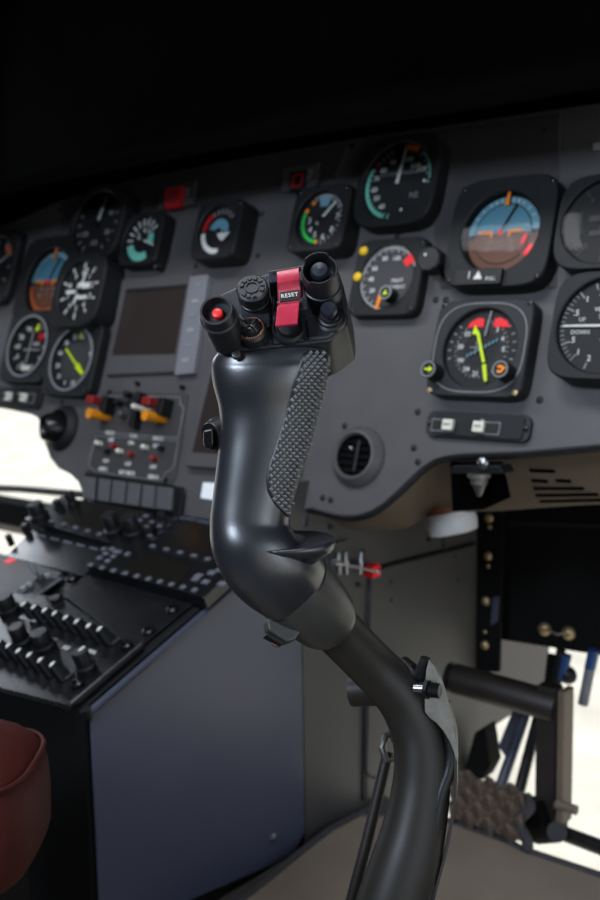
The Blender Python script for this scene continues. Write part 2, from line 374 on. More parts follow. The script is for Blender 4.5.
# 8 gauge with green arc
t, R, z, _ = gauge('engine_gauge', 321, 220, 54, .028, 1.22, 1.2, .2, 'square-cased gauge with a bright green arc, right above the shrouded switch cylinder', rec=.006)
B().arc(.72 * R, .84 * R, 185, 292, z + .0002).build('green_arc', 'green', t)
B().arc(.72 * R, .86 * R, 293, 304, z + .0002).arc(.72 * R, .86 * R, 320, 330, z + .0002).arc(.72 * R, .86 * R, 178, 185, z + .0002).build('orange_marks', 'orange', t)
B().ticks(list(range(60, 180, 12)) + list(range(335, 420, 10)), .76 * R, .92 * R, .05 * R, z + .0002).arc(.9 * R, .93 * R, 330, 530, z + .0002).build('markings', 'pale', t)
nums(t, R, z + .0002, [('7', 85, .7), ('8', 125, .68), ('6', 160, .66), ('5', 195, .55), ('4', 230, .52), ('3', 270, .5)], .3)
B().arc(.5 * R, .9 * R, 345, 380, z + .0001, .0003).build('blue_window', 'sky2', t)
needle(t, R, z, 42, .82, .1); hub(t, R, z, .14)
# 9 big top gauge
t, R, z, _ = gauge('tachometer', 398, 182, 74, .022, 1.2, 1.2, .7, 'large round gauge with double scale and upright white needle, top row above the yellow-lit gauge', dm='dial')
B().ticks([a for a in range(188, 300, 9)], .84 * R, .96 * R, .04 * R, z + .0002).build('green_marks', 'teal', t)
B().ticks([a for a in range(310, 345, 9)], .78 * R, .96 * R, .05 * R, z + .0002).ticks([40, 55, 68, 80, 95], .8 * R, .94 * R, .04 * R, z + .0002).build('markings', 'pale', t)
B().arc(.88 * R, .97 * R, 200, 295, z + .0001).arc(.9 * R, .96 * R, 40, 90, z + .0001).build('green_arc', 'teal', t)
B().arc(.84 * R, 1.0 * R, 2, 30, z + .0003).build('amber_arc', 'orange', t)
B().arc(.8 * R, .96 * R, 301, 308, z + .0003).build('red_mark', 'red', t)
nums(t, R, z + .0002, [('40', 210, .72), ('50', 236, .68), ('60', 258, .7), ('70', 282, .7), ('80', 305, .62), ('90', 335, .6), ('100', 20, .6), ('110', 50, .58), ('120', 68, .7)], .19)
b = B(); b.text('ROTOR', .15 * R, (-.3 * R, .22 * R), z + .0002).text('ENGINE', .15 * R, (.3 * R, .22 * R), z + .0002).text('N2', .2 * R, (.55 * R, -.4 * R), z + .0002); b.build('lettering', 'pale', t)
needle(t, R, z, 6, .84, .09, 'white', .05)
B().disc(.04 * R, z + .0004, 12, (.78 * R, -.05 * R)).disc(.04 * R, z + .0004, 12, (.25 * R, -.75 * R)).build('dots', 'white', t)
# 10 mast moment gauge on a plate with yellow lamps
t, R, z, fr = gauge('moment_gauge', 388, 278, 64, .014, 1.24, 1.2, .1, 'square gauge with red sector, orange needle and two yellow lamps, below the large top gauge', dm='dial', rec=.004)
B().arc(.9 * R, .97 * R, 185, 430, z + .0002).ticks(range(195, 430, 15), .8 * R, .95 * R, .05 * R, z + .0003).build('scale', 'pale', t)
B().lathe([(.86 * R, z + .0000), (.86 * R, z + .0001)], 40).build('face', 'dialg', t)
nums(t, R, z + .0003, [('20', 232, .62), ('40', 268, .6), ('60', 300, .62), ('80', 340, .64), ('100', 18, .62)], .2)
B().arc(.66 * R, 1.0 * R, 42, 62, z + .0004).build('red_sector', 'flag', t)
B().bar((-.12 * R, -.52 * R), (-.2 * R, -.98 * R), .15 * R, .1 * R, z + .0012).build('needle', 'orange', t)
b = B(); b.text('MAST', .17 * R, (.36 * R, -.1 * R), z + .0003).text('MOMENT', .15 * R, (.36 * R, -.3 * R), z + .0003); b.build('lettering', 'white', t)
for yy in (.86, .04):
    B().dome(.15 * R, .014, .003, 16, (-1.04 * R if yy < .5 else -1.0 * R, yy * R)).build('warning_lamp', 'yellow', t)
b = B(); b.T = trs((.28 * R, -.58 * R, z)); b.lathe([(.22 * R, 0), (.22 * R, .012), (.18 * R, .013)], 24); b.build('adjust_knob', 'black', t)
b = B(); b.T = trs((.28 * R, -.58 * R, z)); b.arc(.17 * R, .21 * R, 0, 359.9, .013, .0004, 24).build('knob_ring', 'pale', t)
b = B(); b.T = trs((.28 * R, -.58 * R, z + .0132)); b.prism([(-.08 * R, -.07 * R), (.08 * R, -.07 * R), (0, .08 * R)], 0, .0004).build('knob_arrow', 'lime', t)
# 11 right attitude indicator
t, R, z, rb = attitude(505, 236, 80, .022, 'large attitude indicator with sky blue and brown halves and orange wing bars', -2, True)
B().arc(.86 * R, .99 * R, 112, 130, z + .0095).arc(.62 * R, .72 * R, 96, 118, z + .0093).build('red_flag', 'flag', t)
B().prism(rrect(.62 * R, .2 * R, .002, 3, (-.3 * R, -1.13 * R)), .018, .027).build('cage_lever_cover', 'black', t, .001)
b = B(); b.text('▲', .26 * R, (-.28 * R, -1.12 * R), .0271).text('I', .24 * R, (-.52 * R, -1.1 * R), .0271).text('PULL', .12 * R, (.06 * R, -1.2 * R), .0271); b.build('lettering', 'white', t)
fr = PAN.sub(PAN.at(445, 270, 0)); k = thing('pointer_knob', fr.mat(), 'round black knob at the lower left of the large attitude indicator', 'knob')
B().lathe([(.007, 0), (.007, .016), (.012, .018)], 24).build('stem', 'black', k); B().knob(.013, .018, .032).build('cap', 'black', k); B().dome(.0016, .0322, .001, 10, (-.004, .004)).build('index_dot', 'white', k)
# 12 HSI right
fr0 = PAN.sub(V((PAN.at(481, 349, .013).x, PAN.at(481, 349, .013).y, 0))); t = thing('navigation_indicator', fr0.mat(), 'large square compass indicator with two red flags and a long lime needle', 'gauge', G3)
R = abs((PAN.at(483, 305) - PAN.at(483, 389)).y) / 2; h = .018; z = h - .006
a = abs((PAN.at(432, 347, h) - PAN.at(529, 347, h)).x) / 2
b = boxface(a, 1.14 * R, .05, R * .93, .006, h, n=72); b.build('housing', 'hous2', t, sharp=30)
b = B(); rs = []
for kq in range(72):
    tt = 2 * PI * kq / 72; dx, dy = math.cos(tt), math.sin(tt); p = 3.1
    q = (abs(dx / (a * .93)) ** p + abs(dy / (1.04 * R)) ** p) ** (-1 / p)
    rs.append([(dx * (q - .0005), dy * (q - .0005), h), (dx * (q + .0003), dy * (q + .0003), h), (dx * (q + .0003), dy * (q + .0003), h + .0006), (dx * (q - .0005), dy * (q - .0005), h + .0006)])
rs.append(rs[0]); b.rings(rs, False, False).build('outline_ring', 'pale', t)
B().lathe([(R * .94, z - .001), (R * .94, z)], 48).build('dial', 'dial', t)
B().arc(.42 * R, .70 * R, 0, 359.9, z + .0002, .0003, 60).build('compass_card', 'hous2', t)
B().ticks(range(5, 360, 10), .62 * R, .69 * R, .015 * R, z + .0005).ticks([50, 64, 78, 92, 106, 254, 268, 282, 296, 310], .78 * R, .86 * R, .03 * R, z + .0005).build('markings', 'pale', t)
nums(t, R, z + .0005, [('33', 310, .55), ('30', 275, .55), ('W', 240, .55), ('24', 212, .56), ('21', 184, .58), ('E', 90, .56), ('6', 64, .56), ('3', 36, .56)], .16)
for sx in (-1, 1):
    B().prism([(sx * .12 * R + .10 * R, .52 * R), (sx * .54 * R + .10 * R, .50 * R), (sx * .46 * R + .10 * R, .64 * R), (sx * .28 * R + .10 * R, .73 * R), (sx * .14 * R + .10 * R, .71 * R)][::sx], z + .0008, z + .0016).build('red_flag', 'flag', t)
B().bar((.06 * R, .30 * R), (.13 * R, .88 * R), .035 * R, .035 * R, z + .0022).build('lubber_line', 'pale', t)
b = B(); b.bar((-.14 * R, .40 * R), (.15 * R, -.32 * R), .07 * R, .07 * R, z + .0025).bar((.17 * R, -.37 * R), (.28 * R, -.76 * R), .1 * R, .07 * R, z + .0025).prism([(-.27 * R, .34 * R), (-.05 * R, .32 * R), (-.22 * R, .54 * R)], z + .0025, z + .0031); b.build('needle', 'lime', t)
b = B()
for i in range(9): q = -.32 + i * .085; b.bar((q * R, (-.20 + i * .045) * R), ((q + .02) * R, (-.12 + i * .045) * R), .035 * R, .035 * R, z + .0015)
b.build('deviation_dots', 'sky2', t)
B().box((-.12 * R, .03 * R, z + .002), (.3 * R, .02 * R, .0004)).box((-.12 * R, .03 * R, z + .002), (.02 * R, .3 * R, .0004)).build('aircraft_symbol', 'pale', t)
B().disc(R * .93, h - .001).build('glass', 'glass', t)
for sx, sy in ((-1, 1), (1, 1), (-1, -1), (1, -1)):
    b = B(); b.T = trs((sx * a * .88, sy * R * 1.02, h)); b.lathe([(.0026, -.0002), (.0026, .0006), (.0018, .001)], 14); b.box((0, 0, .001), (.0036, .0006, .0004)); b.build('screw', 'brass' if sy < 0 else 'blackg', t)
for (px, py, m, s) in ((428, 369, 'lime', '→'), (500, 369, 'orange', 'o')):
    q = fr0.at(px, py, .034); k = B(); k.T = trs((q.x, q.y, 0)); k.lathe([(.0085, .012), (.0085, .033), (.0075, .034)], 28); kk = k.build('knob', 'black', t)
    k = B(); k.T = trs((q.x, q.y, .034)); k.arc(.0064, .0078, 0, 359.9, 0, .0004, 28).build('knob_ring', 'ring', kk)
    k = B(); k.T = trs((q.x, q.y, .0342))
    if m == 'lime': k.box((-.001, 0, 0), (.006, .0016, .0005)).prism([(.001, .003), (.001, -.003), (.005, 0)], -.0002, .0003)
    else: k.arc(.0014, .0038, -60, 240, 0, .0004).box((.003, .001, 0), (.004, .0022, .0004))
    k.build('knob_symbol', m, kk)
# 13 vertical speed
t, R, z, _ = gauge('vertical_speed_indicator', 606, 326, 96, .030, 1.14, 1.14, .62, 'large black vertical speed gauge with horizontal white needle, cut by the right edge', cat='gauge')
B().ticks([270 + i * 6 for i in range(-8, 9) if i % 4], .88 * R, .97 * R, .016 * R, z + .0002).ticks([270 + i * 24 for i in (-2, -1, 0, 1, 2)], .8 * R, .97 * R, .03 * R, z + .0002).ticks([200, 222, 340, 20, 60, 90, 120, 160], .82 * R, .95 * R, .03 * R, z + .0002).build('markings', 'pale', t)
nums(t, R, z + .0002, [('.5', 293, .72), ('1', 320, .74), ('.5', 246, .72), ('1', 222, .74), ('2', 200, .72), ('2', 345, .72), ('3', 100, .7)], .17)
b = B(); b.text('VERTICAL', .13 * R, (.0 * R, .35 * R), z + .0002).text('SPEED', .13 * R, (.0, .2 * R), z + .0002).text('FEET', .11 * R, (.12 * R, -.14 * R), z + .0002).text('PER MIN', .1 * R, (.12 * R, -.27 * R), z + .0002).text('DOWN', .12 * R, (-.52 * R, -.13 * R), z + .0002).text('UP', .12 * R, (-.52 * R, .14 * R), z + .0002); b.build('lettering', 'white', t)
B().bar((0, 0), (-.9 * R, -.0 * R), .05 * R, .035 * R, z + .0015).build('needle', 'white', t); hub(t, R, z, .1)
# 14 right top dark gauge
t, R, z, _ = gauge('altimeter', 606, 222, 84, .030, 1.14, 1.14, .7, 'almost black altimeter at the right edge, above the vertical speed gauge')
B().ticks(range(0, 360, 36), .8 * R, .95 * R, .03 * R, z + .0002).build('markings', 'dialg', t)
nums(t, R, z + .0002, [(str(i), i * 36, .66) for i in range(10)], .2, 'dialg')
B().box((-.25 * R, .1 * R, z + .0006), (.3 * R, .14 * R, .0004)).box((-.2 * R, -.25 * R, z + .0006), (.3 * R, .12 * R, .0004)).build('reading_windows', 'dialg', t)
needle(t, R, z, 30, .8, .05, 'dialg'); hub(t, R, z)
# leftmost dark gauge
t, R, z, _ = gauge('radar_altimeter', -6, 268, 60, .014, 1.2, 1.2, .3, 'nearly black gauge cut by the left edge, left of the small attitude indicator')
B().ticks(range(0, 180, 30), .75 * R, .95 * R, .06 * R, z + .0002).build('markings', 'pale', t); B().arc(.7 * R, .95 * R, 35, 60, z + .0004).build('amber_mark', 'earth2', t); needle(t, R, z, 60, .7, .08, 'pale')

# ------------------------------------------------------------------ panel board
PANM = PAN.mat()
pt = thing('instrument_panel', PANM, 'wide grey instrument panel that carries all the gauges, with rounded lower edge', 'instrument panel')
outline = [(-60, 258), (0, 226), (60, 199), (130, 178), (250, 155), (355, 136), (480, 118), (600, 100), (720, 80), (720, 430), (660, 440), (600, 445), (520, 452), (462, 454), (447, 456), (434, 460), (421, 468), (408, 480), (396, 492), (384, 503), (371, 511), (356, 515.5), (340, 515), (322, 511), (312, 508), (306, 509.5), (303, 514), (301, 524), (299, 547), (240, 537), (160, 520), (84, 505),
           (82, 492), (78, 482), (70, 474), (58, 468), (50, 458), (45, 444), (41, 425), (37, 417), (28, 413), (0, 407), (-60, 400)]
po = PAN.poly(outline)
B().prism([(p.x, p.y) for p in po][::-1], -.012, 0).build('board', 'panel', pt, .0015)
tr = [PAN.at(x, y, .0) for x, y in crom([(720, 431), (600, 446), (520, 453), (450, 456), (425, 466), (396, 493), (371, 512), (345, 516.5), (310, 509), (303, 514), (301, 526)], 5)]
B().tube([(p.x, p.y, -.004) for p in tr], .0042, 8).build('edge_trim', 'black', pt)
for px, py in ((345, 426), (323, 498), (418, 412), (414, 448), (398, 236), (436, 300), (240, 190), (110, 205), (270, 170), (352, 146), (206, 188), (258, 256), (331, 500), (262, 214), (446, 300), (545, 130), (40, 300), (540, 400), (418, 462), (62, 402), (290, 440), (196, 266), (470, 128), (60, 210)):
    c = PAN.at(px, py); b = B(); b.T = trs((c.x, c.y, 0)); b.lathe([(.0034, -.0003), (.0034, .0006), (.0022, .0014)], 14); b.box((0, 0, .0013), (.0042, .0006, .0005)).build('screw', 'hous', pt)
# raised overlays & seams of the panel
def plate(pts, h0, h1, m, parent, name='plate', fr=PAN, bev=.0008, org=None):
    q = fr.poly(pts, h1); a = sum(((q[i].x * q[(i + 1) % len(q)].y - q[(i + 1) % len(q)].x * q[i].y) for i in range(len(q))))
    q = [(p.x, p.y) for p in q]
    if a < 0: q = q[::-1]
    return B().prism(q, h0, h1).build(name, m, parent, bev)
plate([(64, 201), (130, 182), (340, 143), (349, 142), (335, 178), (200, 206), (60, 232)], 0, .0022, 'panel2', pt, 'upper_plate')
plate([(351, 142), (560, 112), (556, 288), (440, 288), (434, 236), (434, 140)], -.001, .0014, 'panel2', pt, 'upper_plate')

def frsub(px, py, fr=PAN, h=0): return fr.sub(fr.at(px, py, h))
# annunciators
for px, py, lab in ((172, 196, 'filled red warning lamp on a dark plate, left one of two on the upper panel'), (295, 178, 'red outlined warning lamp on a plate, right one of two on the upper panel')):
    f = frsub(px, py, h=.004); t = thing('warning_light', f.mat(), lab, 'warning light', 'red warning lamps')
    plate([(px - 12, py - 10), (px + 24, py - 16), (px + 21, py + 8), (px - 14, py + 14)], .0022, .005, 'panel', t, 'base_plate', f)
    first = px < 200
    q = f.poly([(px - 8, py - 8), (px + 8, py - 11), (px + 6, py + 9), (px - 9, py + 12)], .014); q = [(p.x, p.y) for p in q][::-1]
    B().prism(q, .005, .012 if first else .008).build('lens_cap', 'red' if first else 'hous', t, .001)
    cx = sum(p[0] for p in q) / 4; cy = sum(p[1] for p in q) / 4
    b = B(); zt = .0121 if first else .0081
    for dx, dy, w_, h_ in ((0, .007, .013, .002), (0, -.007, .013, .002), (-.0065, 0, .002, .014), (.0065, 0, .002, .014)): b.box((cx + dx, cy + dy, zt), (w_, h_, .0006))
    b.build('frame_marks', 'dialg' if first else 'red', t)
    q = f.at(px + 14, py - 4, .006); b = B(); b.T = trs((q.x, q.y, .005)); b.text('FIRE', .006, (0, .003), 0).text('EXT', .006, (0, -.004), 0).build('lettering', 'pale', t)

# upper display
t = thing('display_screen', frsub(150, 322).mat(), 'upper dark display screen, beside the pale grey key strip', 'screen', 'display screens'); f = frsub(150, 322)
plate([(122, 279), (192, 272), (176, 372), (105, 375)], 0, .006, 'panel', t, 'bezel', f, .0015)
plate([(126, 289), (187, 284), (175, 354), (112, 355)], .0058, .0066, 'screen', t, 'screen_glass', f, .0002)
plate([(126, 289), (187, 284), (186.3, 288), (125.3, 293)], .0064, .0072, 'hous', t, 'upper_lip', f, .0002)
t = thing('key_strip', frsub(190, 325).mat(), 'pale grey vertical key strip right of the upper display screen', 'key strip'); f = frsub(190, 325)
plate([(190, 276), (208, 274), (193, 373), (174, 375)], 0, .008, 'strip', t, 'strip', f)
for i, yy in enumerate((285, 301, 315, 330, 345, 360)):
    x = 199 - (yy - 276) * .165; plate([(x - 3, yy - 1.5), (x + 3, yy - 2), (x + 2.6, yy + 1.5), (x - 3.4, yy + 2)], .008, .0088, 'pale' if i % 2 else 'ring', t, 'key', f, .0001)
# lower display (partly behind grip)
t = thing('display_screen', frsub(240, 415).mat(), 'lower display screen with painted brown reflection, mostly hidden behind the black grip', 'screen', 'display screens'); f = frsub(240, 415)
plate([(206, 366), (312, 362), (296, 474), (184, 466)], 0, .010, 'panel', t, 'bezel', f, .0015)
plate([(211, 373), (300, 370), (286, 458), (192, 452)], .0098, .0106, 'screen', t, 'screen_glass', f, .0002)
# white sticker
f = frsub(209, 491); t = tag(plate([(203, 482.5), (217, 483), (213.5, 500), (200.5, 498)], 0, .0006, 'paper', None, 'sticker', f, 0), 'small blank white sticker on grey pedestal, left of the grip', 'sticker'); t.matrix_world = f.mat()

# switch plate with guards
f = frsub(136, 436); t = thing('switch_panel', f.mat(), 'outlined grey switch plate with guarded red and orange toggles', 'switch panel')
plate([(105, 391), (187, 394), (181, 441), (175, 475), (171, 485), (88, 473), (92, 455)], 0, .003, 'panel2', t, 'base_plate', f, .0012)
def line(pts, h, r, m, parent, name, fr):
    return B().tube([fr.at(x, y, h) for x, y in pts], r, 6).build(name, m, parent)
line([(96, 436), (137, 438), (178, 441), (174, 466), (171, 470), (165, 473), (163, 480), (130, 477), (95, 471), (92, 468), (89, 466), (91, 455), (96, 436)], .0034, .0006, 'ring', t, 'outline', f)
line([(104, 405), (98, 432), (137, 435), (178, 438), (184, 408), (180, 404), (180, 397), (108, 396)], .0034, .0005, 'pale', t, 'outline', f)
def post(f, px, py, r, h0, h1, m, name, parent, n=16, dome=False, **kw):
    c = f.at(px, py, h0); b = B(); b.T = trs((c.x, c.y, 0))
    b.lathe([(r, h0), (r, h1 - r * .3), (r * .75, h1)] if not dome else [(r, h0), (r, h1 - r)] + [(r * math.cos(a * PI / 12), h1 - r + r * math.sin(a * PI / 12)) for a in range(1, 7)], n)
    return b.build(name, m, parent, **kw)
for x0, y0 in ((107, 410), (163, 412)):
    c = f.at(x0, y0 - 2, .003)
    g = B().box((c.x, c.y + .004, .018), (.014, .010, .03)).build('red_guard', 'guardr', t, .001)
    B().box((c.x + .012, c.y + .001, .012), (.01, .022, .018)).build('guard_hinge', 'black', t, .001)
    q = f.at(x0 + 2, y0 + 6, .003)
    b = B(); b.tube([(q.x, q.y - .002, .003), (q.x, q.y - .003, .016), (q.x - .001, q.y - .004, .034)], [.005, .0062, .0066], 16); b.build('orange_lever', 'ochre', t)
    post(f, x0 + 4, y0 - 3, .0035, .003, .022, 'black', 'lever_post', t)
post(f, 148, 411, .0035, .003, .03, 'ivory', 'toggle_tip', t, dome=True)
for px, py, m in ((134, 406, 'black'), (126, 416, 'steeld'), (138, 424, 'black'), (150, 405, 'black'), (122, 404, 'black'), (132, 396, 'black')): post(f, px, py, .0042, .003, .016, m, 'toggle_post', t)
b = f.at(142, 412, .003); B().box((b.x, b.y, .01), (.008, .045, .014)).build('lever_guide', 'black', t, .001)
for px, py, m in ((122, 452, 'ivory'), (116, 447, 'guardr'), (133, 455, 'guardr'), (156, 459, 'guardr'), (101, 444, 'ivory'), (147, 448, 'ivory'), (163, 449, 'black'), (109, 452, 'black')):
    post(f, px, py, .0035 if m != 'ivory' else .003, .003, .013, m, 'toggle', t, dome=True)
def lab(f, px, py, s, size, h, parent, m='white', fr=None):
    q = f.at(px, py, h); return B().text(s, size, (q.x, q.y), h, .0004, bold=.02).build('lettering', m, parent)
for px, py, s in ((110, 433, 'ENG I'), (134, 436, 'FUEL'), (158, 439, 'ENG II'), (111, 440, 'ON'), (131, 443, 'ON'), (156, 446, 'ON'), (106, 461, 'OFF'), (128, 464, 'OFF'), (153, 467, 'OFF'), (103, 469, 'GEN I'), (127, 473, 'BAT MSTR'), (153, 477, 'GEN II')):
    lab(f, px, py, s, .0065, .0031, t)
for px, py in ((112, 393), (139, 384), (184, 388), (168, 481), (91, 474)): post(f, px, py, .003, 0, .006, 'blackg', 'fastener', t)
# breaker tiles
f = frsub(128, 490, h=.006); t = thing('push_button_row', f.mat(), 'row of plain grey push tiles at the foot of the panel, under the switch plate', 'button row')
plate([(84, 473), (183, 487), (179, 520), (82, 503)], 0, .003, 'black', t, 'backing', f)
for i, (x0, x1) in enumerate(((84, 95), (99, 110), (113, 125), (128, 140), (143, 154), (158, 172))):
    y = 476 + (x0 - 84) * .14; plate([(x0, y), (x1, y + 1.6), (x1 - 2, y + 24), (x0 - 2, y + 22)], .003, .008 if i != 4 else .014, 'tile', t, 'tile', f)
# eyeball vents
def vent(px, py, dia, label, ball):
    f = frsub(px, py); R = abs((PAN.at(px, py - dia / 2) - PAN.at(px, py + dia / 2)).y) / 2
    t = thing('air_vent', f.mat(), label, 'air vent', 'round air vents')
    B().lathe([(R * 1.3, 0), (R * 1.28, .003), (R * 1.24, .005), (R * 1.08, .0095), (R * 1.02, .0115), (R * .94, .012), (R * .86, .009)], 48, cap0=False, cap1=False).build('bezel_ring', 'panel' if not ball else 'hous', t)
    B().lathe([(R * .9, .0095), (R * .84, .001), (R * .3, .0006)], 48, cap0=False).build('bowl', 'matte', t)
    if ball:
        b = B(); b.T = Matrix.Rotation(math.radians(-18), 4, 'Y') @ Matrix.Rotation(math.radians(12), 4, 'X')
        b.lathe([(R * .84, .002), (R * .86, .010), (R * .8, .020), (R * .66, .027), (R * .6, .025), (R * .55, .012), (.0001, .010)], 40, cap0=False, cap1=False); b.build('eyeball', 'blackg', t)
    else:
        for i in range(5):
            b = B(); y = (-.6 + i * .3) * R; w = math.sqrt(max(.05, .72 - (y / R) ** 2)) * R
            b.box((0, y, .0045), (2 * w, .0012, .006), R=Matrix.Rotation(.9, 3, 'X')); b.build('vane', 'blackg', t)
        B().box((.1 * R, 0, .007), (.003, 1.3 * R, .002)).build('vane_link', 'hous2', t); B().dome(.0028, .006, .004, 14, (-.25 * R, .3 * R)).build('pivot_stud', 'steel', t)
vent(359, 457, 48, 'round louvred air vent in the grey panel, right of the checkered grip', False)
vent(63, 428, 36, 'round black eyeball air vent at the lower left corner of the panel', True)
# selector plates
def selector(pts, keys, label, px, py, r_=.002):
    f = frsub(px, py); t = thing('selector_panel', f.mat(), label, 'selector panel', 'selector plates with white slide keys')
    c = f.poly(pts, .005); xs = [p.x for p in c]; ys = [p.y for p in c]; w = (max(xs) - min(xs)) / 2; hh = (max(ys) - min(ys)) / 2
    B().prism(rrect(w, hh, .008, 5), 0, .005).build('base_plate', 'hous2', t, .001); B().prism(rrect(w * .85, hh * .86, .004, 4, (w * .04, 0)), .005, .007).build('raised_plate', 'hous', t, .0006)
    for (kx, ky, sgn) in keys:
        q = f.at(kx, ky, .008); L = w * .37
        B().prism(rrect(L * .62, hh * .46, .001, 3, (q.x + sgn * L * .38, q.y)), .007, .0078).build('key_frame', 'ring', t)
        B().prism(rrect(L * .57, hh * .39, .001, 3, (q.x + sgn * L * .38, q.y)), .0076, .0081).build('key_slot', 'dial', t)
        kk = B().prism(rrect(L * .28, hh * .40, .001, 3, (q.x, q.y)), .0078, .013).build('slide_key', 'ivory', t, .001)
        B().text('NAV' if sgn < 0 else 'GPS', hh * .3, (q.x, q.y), .0131).build('lettering', 'dial', kk)
    for sx in (-.93, .93, .12):
        b = B(); b.T = trs((sx * w, 0 if sx != .12 else hh * .3, .005)); b.lathe([(.0022, 0), (.0022, .0025), (.0015, .003)], 12).build('screw', 'blackg' if sx != .12 else 'pale', t)
selector([(428, 414), (532, 417), (528, 441), (424, 438)], [(449.5, 425.5, -1), (480, 427.5, 1)], 'black selector plate with two white slide keys under the large compass indicator', 479, 427)
selector([(0, 389), (43, 390), (43, 411), (0, 408)], [(10, 397, -1), (25, 398, 1)], 'black selector plate with two white keys at the far left, under the ringed gauges', 20, 398)

# top glareshield, shroud above
def quadw(name, pts, m, th=.004, bev=0):
    b = B(); n = (pts[1] - pts[0]).cross(pts[2] - pts[0]).normalized() * th
    a = [b.v(p) for p in pts]; c = [b.v(p + n) for p in pts]; b.f(a[::-1]); b.f(c)
    for i in range(len(a)): b.f([a[i], a[(i + 1) % len(a)], c[(i + 1) % len(a)], c[i]])
    return b.build(name, m, None, bev)
tops = [PAN.w(PAN.at(x, y, 0)) for x, y in ((-60, 258), (0, 226), (60, 199), (130, 178), (250, 155), (355, 136), (480, 118), (600, 100), (720, 80))]
b = B(); rs = []
for p in tops:
    p = V(p); k_ = (p.z - CAM.z) / p.y; lp = V((p.x, p.y - .155, CAM.z + k_ * (p.y - .155) + .009)); rs.append([p + V((0, -.001, -.003)), lp, lp + V((0, -.004, .012)), p + V((0, .01, .05)), p + V((0, .12, .06)), p + V((0, .42, .06)), p + V((0, .42, .045)), p + V((0, .02, .0))])
b.rings(rs); o = b.build('glareshield', 'liner', None); tag(o, 'matt black glareshield hood along the top edge of the instrument panel', 'glareshield')

# ------------------------------------------------------------------ console
ct = thing('center_console', CON.mat(), 'low console with glossy black sloping top and blue-grey side panel', 'console')
inv = CON.mat().inverted()
def cl(p): return inv @ V(p)
XL = CON.w(CON.at(0, 566))[0]      # left edge of console
XL = min(XL, XS - .33)
topend = side(300, 545)
def convex(pts3, th, m, name, parent, inv_, bev=.001, ax=V((1, 0, 0))):
    b = B(); b.T = inv_; a = [b.v(p) for p in pts3]; c = [b.v(p - ax * th) for p in pts3]; b.f(a); b.f(c[::-1])
    for i in range(len(a)): b.f([a[i], a[(i + 1) % len(a)], c[(i + 1) % len(a)], c[i]])
    return b.build(name, m, parent, bev)
YE = side(302, 640)[1]             # far end of the side panel
def onslope(y): return C0[2] + (y - C0[1]) * (C1[2] - C0[2]) / (C1[1] - C0[1])
sp = [V((XS, C0[1] + .003, C0[2] - .004)), V((XS, YE, onslope(YE) - .004)), V((XS, YE, side(299, 835)[2])), V((XS, YE - .02, side(285, 850)[2] - .0)), V((XS, C0[1] + .003, .0 + floorp(300, 850)[2] + .005))]
sp[4].z = .035; sp[3].z = sp[2].z - .02
convex(sp, .003, 'sidep', 'side_panel', ct, inv, .0012)
convex([V((XS - .006, C0[1] + .02, .03)), V((XS - .006, YE, .04)), V((XS - .006, YE, .0)), V((XS - .006, C0[1] + .02, .0))], .003, 'black', 'plinth', ct, inv, 0)
# front and core
b = B(); b.T = inv; w2 = XS - XL
b.rings([[V((x, C0[1] + .004, 0)), V((x, C0[1] + .004, C0[2] - .004)), V((x, PAN.w(PAN.at(300, 545))[1] + .02, onslope(PAN.w(PAN.at(300, 545))[1]) - .006)), V((x, PAN.w(PAN.at(300, 545))[1] + .02, 0))] for x in (XS - .004, XL + .002)])
b.build('body', 'console', ct)
b = B(); b.T = inv; b.box(V(((XS + XL) / 2, C0[1], C0[2] / 2)), (w2 - .006, .006, C0[2] - .004)); b.build('front_panel', 'matte', ct, .001)
LEN = (side(300, 545) - C0).length
# top: rails, edges
for x0, m, w_, h_ in ((-.0015, 'rail', .003, .001), (-.011, 'black', .012, .0025)): B().box((x0, LEN / 2, 0), (w_, LEN, h_ * 2)).build('edge_rail', m, ct, .0006)
B().tube([(0, .0, -.0015), (0, LEN, -.0015)], .0028, 8).build('edge_bead', 'rail', ct)
B().tube([(-.004, .0, -.002), (XL - XS + .004, .0, -.002)], .003, 8).build('edge_bead', 'rail', ct)
B().lathe([(.0045, -.006), (.0045, .003)], 14, (-.0015, .0)).lathe([(.0045, -.006), (.0045, .003)], 14, (-.012, -.001)).build('corner_fitting', 'black', ct)
B().box(((XL - XS) / 2, LEN / 2, -.001), (XS - XL - .02, LEN - .004, .004)).build('top_plate', 'consolep', ct)
B().box((XL - XS + .004, LEN / 2, .001), (.006, LEN, .006)).build('edge_rail', 'steeld', ct)
sc = side(273, 838); b = B(); b.T = inv @ Matrix.Translation(V((XS, sc[1], sc[2]))) @ Matrix.Rotation(PI / 2, 4, 'Y'); b.lathe([(.0045, -.001), (.0045, .0005), (.002, .0018)], 18).build('screw', 'steel', ct)
# modules on the console top
def cplate(pts, h0, h1, m, name, parent, f, bev=.0008): return plate(pts, h0, h1, m, parent, name, f, bev)
def keys(f, p0, p1, n, h, parent, w=.007, d=.005, m='key', name='key', up=.0022):
    for i in range(n):
        s = i / max(1, n - 1); q = f.at(p0[0] + (p1[0] - p0[0]) * s, p0[1] + (p1[1] - p0[1]) * s, h)
        B().box((q.x, q.y, h + up / 2), (w * .82, d * .9, up)).build(name, m, parent, .0006)
def crank(f, px, py, r, h0, hh, m, parent, cap=None, nm='knob'):
    q = f.at(px, py, h0 + hh); b = B(); b.T = trs((q.x, q.y, 0)); b.lathe([(r * 1.25, h0), (r * 1.25, h0 + hh * .3), (r, h0 + hh * .35)], 24); b.knob(r, h0 + hh * .35, h0 + hh, 36, flutes=12, dep=.08)
    k = b.build(nm, m, parent)
    if cap: B().box((q.x, q.y + r * .4, h0 + hh + .0003), (r * .3, r * .9, .0006)).build('pointer', cap, k)
    return k
